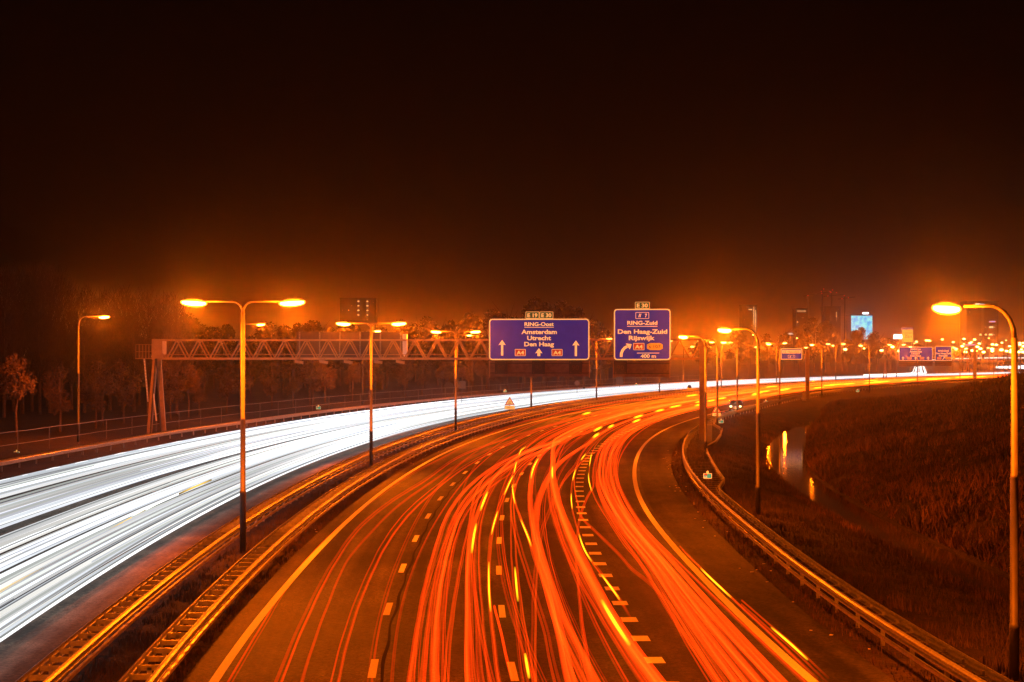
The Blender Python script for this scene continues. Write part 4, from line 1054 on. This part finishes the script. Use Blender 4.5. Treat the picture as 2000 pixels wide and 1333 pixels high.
# ------------------------------------------------------------------ stopped car with its headlights on
def build_car():
    x, y = gp(1437.5, 803); c = thing('parked_car', (x, y, 0), math.radians(-8), 'dark red estate car stopped on the hard shoulder with its headlights on', 'car')
    # side profile swept across the width, front towards -y
    prof = [(-2.1, .30), (-2.18, .55), (-2.05, .78), (-1.1, .95), (-.45, 1.42), (1.55, 1.46), (2.05, .98), (2.12, .5), (2.05, .3)]
    V = []; Fc = []; xs_ = [(-.80, .90), (-.86, 1.0), (.86, 1.0), (.80, .90)]
    n = len(prof)
    for xx, k in xs_:
        for (yy, zz) in prof:
            inset = .13 if zz > 1.2 else 0
            V.append((xx - math.copysign(inset, xx), yy * (1 if k == 1 else .985), .3 + (zz - .3) * (1 if k == 1 else .97)))
    for j in range(3):
        for i in range(n):
            i2 = (i + 1) % n; Fc.append((j * n + i, j * n + i2, (j + 1) * n + i2, (j + 1) * n + i))
    Fc += [tuple(range(n - 1, -1, -1)), tuple(3 * n + i for i in range(n))]
    mesh_obj('body', V, Fc, M['carpaint'], c)
    mesh_obj('windscreen', [(-.68, -1.00, 1.03), (.68, -1.00, 1.03), (.60, -.52, 1.40), (-.60, -.52, 1.40)], [(0, 1, 2, 3)], M['glass'], c)
    for sd in (-1, 1):
        hl = MB(); hl.ell((sd * .62, -2.14, .66), (.15, .06, .10), 12, 6); hl.build('headlight', M['headlight'], c, True)
        mr = MB(); mr.ell((sd * .98, -.85, 1.0), (.10, .07, .08), 8, 5); mr.build('wing_mirror', M['carpaint'], c, True)
        MB().box((sd * .795, .4, 1.2), (.02, 1.7, .26)).build('side_window', M['glass'], c)
    for sd in (-1, 1):
        for yy in (-1.35, 1.3):
            V = []; mb = MB(); mb.tube([(sd * .70, yy, .31), (sd * .90, yy, .31)], .31, 18); w_ = mb.build('wheel', M['rubber'], c); MB().tube([(sd * .89, yy, .31), (sd * .912, yy, .31)], .19, 14).build('rim', M['steel'], w_)
    MB().box((0, -2.17, .42), (.5, .02, .11)).build('number_plate', M['yellow_film'], c)
    MB().box((0, -2.16, .60), (.7, .03, .12)).build('grille', M['black'], c)
    ld_ = bpy.data.lights.new('headlight_beam', 'SPOT'); ld_.energy = 500; ld_.color = (1, .85, .6); ld_.spot_size = math.radians(60); ld_.shadow_soft_size = .1
    lo = bpy.data.objects.new('headlight_beam', ld_); lo.location = (0, -2.3, .66); lo.rotation_euler = (math.radians(86), 0, math.radians(180)); link(lo, c)
build_car()
x, y = gp(1414, 809); wt = thing('warning_triangle', (x, y, 0), 0, 'small red emergency warning triangle standing on the shoulder before the stopped car', 'warning triangle')
tri = [(-.24, .04), (.24, .04), (0, .46)]; inn = [(x_ * .55, (z_ - .18) * .55 + .18) for x_, z_ in tri]
MB().add(*ring(tri, inn, -.01, .01)).build('frame', M['red_film'], wt); MB().box((0, 0, .02), (.3, .12, .03)).build('foot', M['black'], wt)

# ------------------------------------------------------------------ far buildings
def lit(c, st): return glow('lit_window', c, st)
LW = {'warm': lit((1, .80, .35), 1.3), 'dim': lit((1, .62, .25), .35), 'cool': lit((.75, .95, 1.0), 1.0), 'blue': lit((.25, .4, 1.0), .9), 'mauve': lit((.55, .25, .9), .9), 'white': lit((.8, .95, 1), 5.0), 'red': lit((1, .06, .03), 1.6)}
def building(label, x0, x1, ytop, Y, wins, name='tower_block', depth=18, ybot=700):
    k = F / Y; o = thing(name, (((x0 + x1) / 2 - 1000) / k, Y, 0), 0, label, 'building')
    ht = H0 - (ytop - HY) / k; wd = (x1 - x0) / k
    MB().box((0, depth / 2, ht / 2), (wd, depth, ht)).build('wall', M['tower'], o)
    MB().box((0, depth / 2, ht + .3), (wd + .5, depth + .5, .6)).build('roof', M['tower'], o)
    for px, py, wpx, hpx, kind_ in wins:
        MB().box(((px - (x0 + x1) / 2) / k, -.05, H0 - (py - HY) / k), (wpx / k, .12, hpx / k)).build('lit_window', LW[kind_], o)
    return o
w1 = [(700, 589, 3.6, 2.6, 'warm'), (700, 597.7, 3.6, 2.2, 'warm'), (700, 606.5, 3.6, 2.4, 'warm'), (700, 615.5, 3.2, 2.2, 'warm'), (717.6, 589, 3, 2.4, 'warm'), (717.6, 597.7, 3.6, 2.2, 'warm'), (717.6, 606.7, 3, 2.2, 'warm'), (717.6, 615.6, 2.6, 2.2, 'warm'), (717.6, 624.5, 2, 1.5, 'dim'), (729, 591, 1, 2, 'dim'), (687, 597.5, 1.4, 2, 'dim'), (681, 606.3, 2, 2, 'warm'), (669, 606.3, 1.4, 1.6, 'dim')]
building('dark tower block with two columns of yellow stairwell lights above the gantry', 664, 734, 584, 1150, w1)
w2 = []
for k in range(21): w2.append((1472.3, 600.5 + k * 2.35, 1.5, 1.3, 'warm' if k < 15 else 'dim'))
for k in range(19): w2.append((1475.8, 607.5 + k * 2.35, 1.5, 1.3, 'warm' if k < 14 else 'dim'))
w2 += [(1460, 600, 5, 1, 'dim'), (1465.5, 605, 7, 1.6, 'warm'), (1454, 625, 1.4, 1.4, 'dim'), (1453.8, 611.5, 1, 1, 'dim'), (1468, 636, 1.3, 1.3, 'dim'), (1475.8, 601, 1.4, 1.4, 'dim')]
building('slender tower with two bright strings of lit windows', 1450, 1479, 597, 1300, w2)
building('low dark office block with a glowing top storey beside the round trees', 1555, 1577, 604, 1350, [(1565.5, 608, 17, 3.6, 'dim'), (1568, 621, 4, 1.4, 'dim'), (1557.8, 629.5, 2, 2, 'warm')])
building('dark tower with a single dotted column of window lights left of the cyan screen', 1610, 1642, 600, 1500, [(1633.6, 611 + k * 2.6, 1.2, 1.3, 'dim' if k > 3 else 'warm') for k in range(7)] + [(1637, 604.5, 1.3, 1.3, 'dim'), (1621, 619, 1.2, 1, 'dim'), (1637, 621, 1.2, 1.2, 'dim')])
building('dark office block with a blue strip light above yellow windows at far right', 1888, 1950, 590, 1250,
    [(1938, 628.7, 12, 2.2, 'blue'), (1936, 639.4, 8, 2.8, 'warm'), (1925, 639.4, 3, 1.6, 'dim'), (1942.5, 639.4, 3, 1.6, 'dim'), (1916, 654, 6.5, 3.2, 'warm'), (1925.5, 654, 3.5, 2.8, 'warm'), (1935, 654, 7, 3, 'warm'), (1941.3, 654, 2.2, 2.4, 'dim'), (1894, 610, 1.6, 3, 'dim')])
# building wrapped in a cyan lit screen
def cyan_mat():
    m = bpy.data.materials.new('cyan_screen'); m.use_nodes = True; t = m.node_tree; t.nodes.clear()
    o = t.nodes.new('ShaderNodeOutputMaterial'); em = t.nodes.new('ShaderNodeEmission'); em.inputs[1].default_value = 1.25
    tc_ = t.nodes.new('ShaderNodeTexCoord'); nz = t.nodes.new('ShaderNodeTexNoise'); nz.inputs['Scale'].default_value = .35; nz.inputs['Detail'].default_value = 5
    r = t.nodes.new('ShaderNodeValToRGB'); t.links.new(tc_.outputs['Object'], nz.inputs['Vector']); t.links.new(nz.outputs['Fac'], r.inputs[0])
    r.color_ramp.elements[0].position = .38; r.color_ramp.elements[0].color = (0.0, .42, .80, 1); r.color_ramp.elements[1].position = .62; r.color_ramp.elements[1].color = (.22, .95, 1, 1)
    t.links.new(r.outputs[0], em.inputs[0]); t.links.new(em.outputs[0], o.inputs[0]); m.cycles.emission_sampling = 'NONE'; return m
b_ = building('block wrapped in a huge cyan lit screen behind a round tree', 1662, 1704, 616.5, 1300, [])
k = F / 1300.
MB().box((0, -.3, H0 + (HY - 640) / k), (41 / k, .3, 46 / k)).build('lit_screen', cyan_mat(), b_)
MB().box(((1690.5 - 1683) / k, 0, H0 + (HY - 612.3) / k), (11 / k, 1.0, 3 / k)).build('roof_sign', LW['white'], b_)
sg_ = thing('illuminated_billboard', at(1754, 658, 1100), 0, 'blinding white lit billboard box left of the yellow banner tower', 'billboard'); k = F / 1100.
MB().box((0, 0, 0), (17 / k, .6, 8 / k)).build('light_box', LW['white'], sg_); MB().box((0, .1, -6), (.5, .4, 10)).build('post', M['steel_dark'], sg_)
yb = thing('banner_tower', at(1772.5, 690, 1050), 0, 'yellow banner tower with a mauve cap and the word Zen', 'advertising tower'); yb.location.z = 0; k = F / 1050.
ym = mat('yellow_banner', (.7, .5, .1), .6, emit=(.85, .50, .06), es=.75); zc = H0 + (HY - 656) / k
MB().box((0, 0, zc), (19.5 / k, 3, 25 / k)).build('banner', ym, yb); MB().box((0, 0, H0 + (HY - 643.3) / k + .25), (22 / k, 3.4, 4 / k)).build('cap', mat('mauve_cap', (.3, .15, .25), .6, emit=(.32, .10, .20), es=.6), yb)
MB().box((0, 0, zc / 2 - 1), (3, 2, zc - 2)).build('shaft', M['tower'], yb)
text(yb, 'Zen', 0, H0 + (HY - 657.5) / k, 1.7, 14 / k, mat('banner_lettering', (.5, .1, .02), .6, emit=(.65, .16, .02), es=.6), y=-1.53)
MB().box((0, -1.52, H0 + (HY - 651) / k), (15 / k, .02, .35)).build('banner_strip', mat('banner_band', (.5, .3, .02), .6, emit=(.6, .3, .02), es=.5), yb)
ps = thing('shop_sign', at(1895, 674, 1080), 0, 'violet neon strip sign low among the far lamps', 'neon sign'); k = F / 1080.
MB().box((0, 0, 0), (20 / k, .5, 1.8 / k)).build('neon_strip', LW['mauve'], ps); MB().box((0, .6, -3.4), (20 / k, .6, 7.6)).build('shop_front', M['tower'], ps)
wl = thing('illuminated_billboard', at(1546, 652.5, 1200), 0, 'small pale lit sign strip among the round trees', 'billboard'); k = F / 1200.
MB().box((0, 0, 0), (15 / k, .5, 2.4 / k)).build('light_box', LW['cool'], wl); MB().box((0, .3, -9), (.5, .3, 17)).build('post', M['steel_dark'], wl)
cr_ = thing('lit_hoist', at(1908.5, 596, 900), 0, 'white and red lit hoist arm on the roof beside the nearest right lamp', 'hoist'); k = F / 900.
MB().box((0, 0, 0), (8 / k, .6, 5 / k)).build('light_box', lit((1, .45, .3), 4.0), cr_); MB().box((9 / k, 0, .4), (11 / k, .2, 1 / k)).build('arm', LW['cool'], cr_); MB().box((11.5 / k, 0, -.4), (1.2 / k, .2, 6 / k)).build('strut', LW['cool'], cr_)
MB().box((11.5 / k, .3, -14), (1.0, 1.0, 26)).build('mast', M['steel_dark'], cr_)
# tower cranes with red aviation lights
for i, (pts, lab) in enumerate((([(1578, 578)], 'lone distant tower crane with one red light, left of the others'), ([(1604, 569.6), (1609, 564.8), (1605, 573.5)], 'distant tower crane with three red lights in a tight triangle'),
        ([(1617, 578.6), (1621, 569.8), (1623, 571.5), (1626, 566.8), (1634, 572)], 'distant tower crane with five red lights in the middle of the skyline'), ([(1644.6, 583.8), (1649, 578), (1657, 581.6)], 'distant tower crane with three red lights nearest the cyan screen'))):
    Y = 1400.; k = F / Y; mx = sum(p[0] for p in pts) / len(pts); t = thing('tower_crane', ((mx - 1000) / k, Y, 0), 0, lab, 'crane')
    top = H0 + (HY - min(p[1] for p in pts)) / k; jz = H0 + (HY - max(p[1] for p in pts)) / k
    MB().box((0, .8, top / 2), (1.0, 1.0, top)).build('mast', M['tower'], t)
    MB().tube([((min(p[0] for p in pts) - mx) / k - 3, .5, jz - .3), ((max(p[0] for p in pts) - mx) / k + 5, .5, jz + 1.2)], .3, 6).build('jib', M['tower'], t)
    for px, py in pts: MB().ell(((px - mx) / k, 0, H0 + (HY - py) / k), (.36, .36, .36), 8, 6).build('warning_light', LW['red'], t)

# ------------------------------------------------------------------ trees
def leaf_cloud(rg, n, cx_, cz_, rx, rz_, size, shape='round'):
    V = np.empty((n * 4, 3), dtype=np.float32); lobes = []
    for k in range(9):
        a = rg.uniform(0, 6.28); h = rg.uniform(-.75, .8); r_ = math.sqrt(max(0, 1 - h * h)) * rg.uniform(.3, .75)
        lobes.append((math.cos(a) * r_ * rx, math.sin(a) * r_ * rx, h * rz_, rg.uniform(.28, .48)))
    for i in range(n):
        lx, ly, lz, lr = rg.choice(lobes)
        d = Vector((rg.gauss(0, 1), rg.gauss(0, 1), rg.gauss(0, 1))).normalized() * (rg.random() ** .45)
        p = Vector((cx_ + lx + d.x * lr * rx, ly + d.y * lr * rx, cz_ + lz + d.z * lr * rz_ * .9))
        u_ = Vector((rg.gauss(0, 1), rg.gauss(0, 1), rg.gauss(0, 1))).normalized(); v_ = u_.orthogonal().normalized(); s_ = size * rg.uniform(.6, 1.4)
        for j, (a, b) in enumerate(((-1, -.5), (1, -.6), (.9, .6), (-.8, .5))): V[i * 4 + j] = p + u_ * a * s_ + v_ * b * s_
    return V, [(4 * i, 4 * i + 1, 4 * i + 2, 4 * i + 3) for i in range(n)]
def tree_proto(seed, H, rx, kind_, leafm, n, size):
    rg = random.Random(seed); t = thing(kind_, (0, 0, -500), 0, 'x', 'tree')
    trunk = MB(); b0 = H * .30
    trunk.tube([(0, 0, -.3), (rg.uniform(-.1, .1), 0, b0), (rg.uniform(-.2, .2), rg.uniform(-.2, .2), H * .7), (0, 0, H * .93)], [H * .018, H * .014, H * .008, .02], 8)
    for k in range(14):
        z = rg.uniform(b0, H * .8); a = rg.uniform(0, 6.28); L = rx * rg.uniform(.5, .95)
        trunk.tube([(0, 0, z), (math.cos(a) * L * .5, math.sin(a) * L * .5, z + L * .45), (math.cos(a) * L, math.sin(a) * L, z + L * rg.uniform(.7, 1.2))], [H * .006, H * .004, .012], 5)
    trunk.build('trunk', M['bark'], t)
    V, Fc = leaf_cloud(rg, n, 0, H * .63, rx, H * .36, size)
    mesh_obj('crown', V, Fc, leafm, t)
    return t
def poplar_proto(seed, H):
    rg = random.Random(seed); t = thing('bare_tree', (0, 0, -500), 0, 'x', 'tree'); trunk = MB(); cr2 = MB()
    trunk.tube([(0, 0, -.3), (.1, 0, H * .5), (0, .1, H)], [.22, .12, .02], 7); trunk.build('trunk', M['bark'], t)
    for k in range(150):
        z = rg.uniform(H * .22, H * .93); a = rg.uniform(0, 6.28); L = (H - z) * .30 + rg.uniform(.6, 1.8); sp = rg.uniform(.25, .5)
        p0_ = Vector((0, 0, z)); p1_ = p0_ + Vector((math.cos(a) * L * sp, math.sin(a) * L * sp, L * .6)); p2_ = p1_ + Vector((math.cos(a) * L * .15, math.sin(a) * L * .15, L * .7))
        cr2.tube([p0_, p1_, p2_], [.05, .03, .012], 4, cap=False)
        for q_ in range(3):
            b_2 = p0_.lerp(p2_, rg.uniform(.4, .9)); aa = rg.uniform(0, 6.28); cr2.tube([b_2, b_2 + Vector((math.cos(aa) * .5, math.sin(aa) * .5, rg.uniform(.7, 1.4)))], [.025, .012], 3, cap=False)
    cr2.build('crown', M['twig'], t); return t
young = [tree_proto(20 + k, 6.3, 1.7, 'young_tree', M['leaf2'], 1500, .085) for k in range(3)]
wood = [tree_proto(40 + k, 12.0, 4.0, 'broadleaf_tree', M['leaf'], 3200, .20) for k in range(4)]
pop = [poplar_proto(60 + k, 18.0) for k in range(3)]
used = set()
def put(protos, i, loc, sc_, rz, label, group, sz=None):
    pr_ = protos[i % len(protos)]
    if pr_.name in used: o = copy_tree(pr_)
    else: o = pr_; used.add(pr_.name)
    o.location = loc; o.scale = (sc_, sc_, sz or sc_); o.rotation_euler = (0, 0, rz); o['label'] = label; o['group'] = group
    return o
rw = random.Random(3)
for k in range(34):
    s = 62 + k * 8.2 + rw.uniform(-1.5, 1.5); c = P(s, -35 + rw.uniform(-1.5, 1)); c.z = ground(c.x, c.y)
    put(young, k, c, rw.uniform(.8, 1.15), rw.uniform(0, 6), 'slim young roadside tree behind the wire fence, %s in the row from the near left' % ordw(k), 'young trees behind the wire fence')
for k in range(90):
    s = rw.uniform(40, 470); o_ = -48 - rw.random() * 55; c = P(s, o_); c.z = ground(c.x, c.y)
    put(wood, k, c, rw.uniform(.75, 1.15), rw.uniform(0, 6), 'dark broadleaf tree in the wood behind the young roadside trees', 'trees of the dark wood at left')
for k, px in enumerate((8, 26, 44, 62, 78, 96, 116, 140, 165, 190, 215, 240, 262, 290, 318, 345)):
    Y = 235 + rw.uniform(-12, 25); z_ = 0; tpy = interp(px, [(0, 540), (70, 532), (120, 548), (180, 575), (345, 585)]) + rw.uniform(-8, 10)
    put(pop, k, ((px - 1000) * Y / F, Y, 0), 1.0, rw.uniform(0, 6), 'tall bare poplar with upright branches above the dark wood, %s from the left' % ordw(k), 'tall bare trees at far left', sz=(H0 + (HY - tpy) * Y / F) / 18.0)
for k in range(26):
    px = 380 + k * 32 + rw.uniform(-8, 8); Y = 430 + rw.uniform(-40, 60); tpy = interp(px, [(380, 640), (700, 640), (930, 620), (1000, 592), (1060, 590), (1140, 604), (1180, 640), (1250, 655)]) + rw.uniform(-6, 6)
    hh = H0 + (HY - tpy) * Y / F; sc_ = hh / 12.0
    put(wood, k + 1, ((px - 1000) * Y / F, Y, 0), sc_ * .8, rw.uniform(0, 6), 'dark tree on the skyline behind the gantry, %s from the left' % ordw(k), 'skyline trees behind the gantry', sz=sc_)
for k, (px, tpy, wpx, Y) in enumerate([(1562, 632, 40, 760), (1590, 620, 62, 760), (1612, 628, 44, 770), (1632, 642, 34, 780), (1655, 655, 30, 800), (1690, 639, 56, 820), (1672, 648, 36, 800), (1712, 650, 38, 840), (1530, 640, 40, 740), (1500, 652, 44, 730), (1740, 662, 46, 900), (1440, 650, 60, 700), (1380, 655, 60, 700), (1790, 672, 50, 900)]):
    hh = H0 + (HY - tpy) * Y / F; sc_ = hh / 12.0
    put(wood, k, ((px - 1000) * Y / F, Y, 0), wpx / (F / Y) / 8.0 * 1.05, k * 1.3, 'round dark tree on the skyline, %s from the left of the right-hand clump' % (ordn + ['thirteenth', 'fourteenth'])[sorted([1562,1590,1612,1632,1655,1690,1672,1712,1530,1500,1740,1440,1380,1790]).index(px)], 'round dark trees on the right skyline', sz=sc_)

# ------------------------------------------------------------------ grass
def blades(name, n, sampler, hmin, hmax, m, seed, wdt=.02, lean=.5):
    rg = np.random.default_rng(seed); pts = []
    rr_ = random.Random(seed)
    while len(pts) < n:
        p = sampler(rr_)
        if p is not None: pts.append(p)
    pts = np.array(pts, dtype=np.float32)
    h = rg.uniform(hmin, hmax, n) * pts[:, 3]; a = rg.uniform(0, 6.28, n); b = rg.uniform(0, 6.28, n); le = rg.uniform(.1, lean, n) * h
    V = np.empty((n, 3, 3), dtype=np.float32); w_ = wdt * rg.uniform(.6, 1.5, n) * (.5 + .5 * pts[:, 3])
    V[:, 0] = pts[:, :3] + np.stack([np.cos(a) * w_, np.sin(a) * w_, -.03 + 0 * w_], 1)
    V[:, 1] = pts[:, :3] - np.stack([np.cos(a) * w_, np.sin(a) * w_, .03 + 0 * w_], 1)
    V[:, 2] = pts[:, :3] + np.stack([np.cos(b) * le, np.sin(b) * le, h], 1)
    me = bpy.data.meshes.new(name); me.vertices.add(n * 3); me.loops.add(n * 3); me.polygons.add(n)
    me.vertices.foreach_set('co', V.ravel()); me.loops.foreach_set('vertex_index', np.arange(n * 3, dtype=np.int32))
    me.polygons.foreach_set('loop_start', np.arange(0, n * 3, 3, dtype=np.int32)); me.update(calc_edges=True); me.validate()
    me.materials.append(m); o = bpy.data.objects.new(name, me); link(o); return o
def clump(x, y): return .35 + 1.3 * max(0, min(1, .5 + .5 * (math.sin(x * 2.3 + math.sin(y * .9)) * math.sin(y * 1.3 + x * .7) + .5 * math.sin(x * 5.1 + y * 3.3))))
def s_med(r):
    s = -52 + (r.random() ** 1.5) * 190; o_ = r.uniform(-.9, 1.9) + (G1d(s) + G2d(s)) / 2; p = P(s, o_); 
    if o_ > Aof(s) - .8: return None
    k = clump(p.x, p.y)
    return (p.x, p.y, -.02, k) if r.random() < k else None
def s_verge(r):
    s = -52 + (r.random() ** 1.4) * 220; g0 = GR(s) - .9; o_ = g0 + (DL(s) - g0) * (r.random() ** .9); p = P(s, o_); k = clump(p.x * .7, p.y * .7)
    return (p.x, p.y, ground(p.x, p.y), k) if r.random() < k else None
def s_bank(r):
    s = -60 + (r.random() ** 1.2) * 290; o_ = DR(min(s, 175)) + .4 + (r.random() ** 1.3) * 36; p = P(s, o_)
    if p.x > .30 * p.y + 3: return None
    k = clump(p.x * .6, p.y * .35)
    return (p.x, p.y, ground(p.x, p.y), .4 + k) if r.random() < k * .8 else None
def s_reed(r):
    s = -50 + r.random() * 200; o_ = DL(s) - r.uniform(.0, 1.3); p = P(s, o_); k = .6 + .9 * r.random()
    return (p.x, p.y, max(ground(p.x, p.y), WZ - .1), k) if r.random() < clump(p.x, p.y) else None
tag(blades('median_grass', 42000, s_med, .05, .20, M['grass'], 1, .012), 'rough short grass and weeds growing between the median guardrails', 'grass', kind='stuff')
tag(blades('verge_grass', 62000, s_verge, .06, .26, M['grass'], 2, .016), 'rough grass on the verge between the right guardrail and the ditch', 'grass', kind='stuff')
tag(blades('bank_grass', 70000, s_bank, .12, .42, M['straw'], 3, .035, .9), 'long tousled grass covering the dark bank beyond the ditch', 'grass', kind='stuff')
tag(blades('ditch_reeds', 9000, s_reed, .10, .34, M['straw'], 4, .018, .3), 'pale reeds standing along the near edge of the ditch', 'reeds', kind='stuff')
# litter on the shoulder edge
lr = random.Random(8)
mbl = MB()
for k in range(46):
    s = -50 + lr.random() * 120; o_ = GR(s) - .9 + lr.uniform(-.6, .5); p = P(s, o_); mbl.box((p.x, p.y, .02), (lr.uniform(.03, .10), lr.uniform(.03, .12), .02), lr.uniform(0, 3))
for k in range(30):
    s = -50 + lr.random() * 150; o_ = Aof(s) - lr.uniform(.6, 1.8); p = P(s, o_); mbl.box((p.x, p.y, .02), (lr.uniform(.03, .09), lr.uniform(.03, .10), .02), lr.uniform(0, 3))
tag(mbl.build('litter', M['litter']), 'specks of pale litter scattered along the edges of the right carriageway', 'litter', kind='stuff')

# ------------------------------------------------------------------ haze
hz = MB().box((400, 2950, 38), (7200, 6400, 84)).build('haze', None)
hm = bpy.data.materials.new('haze'); hm.use_nodes = True; t = hm.node_tree; t.nodes.clear()
o_ = t.nodes.new('ShaderNodeOutputMaterial'); pv = t.nodes.new('ShaderNodeVolumePrincipled')
pv.inputs['Color'].default_value = (.9, .9, .9, 1); pv.inputs['Density'].default_value = HAZE_D; pv.inputs['Anisotropy'].default_value = .972
t.links.new(pv.outputs[0], o_.inputs['Volume']); hz.data.materials.append(hm)
tag(hz, 'thin orange night haze over the highway', 'haze', kind='stuff')
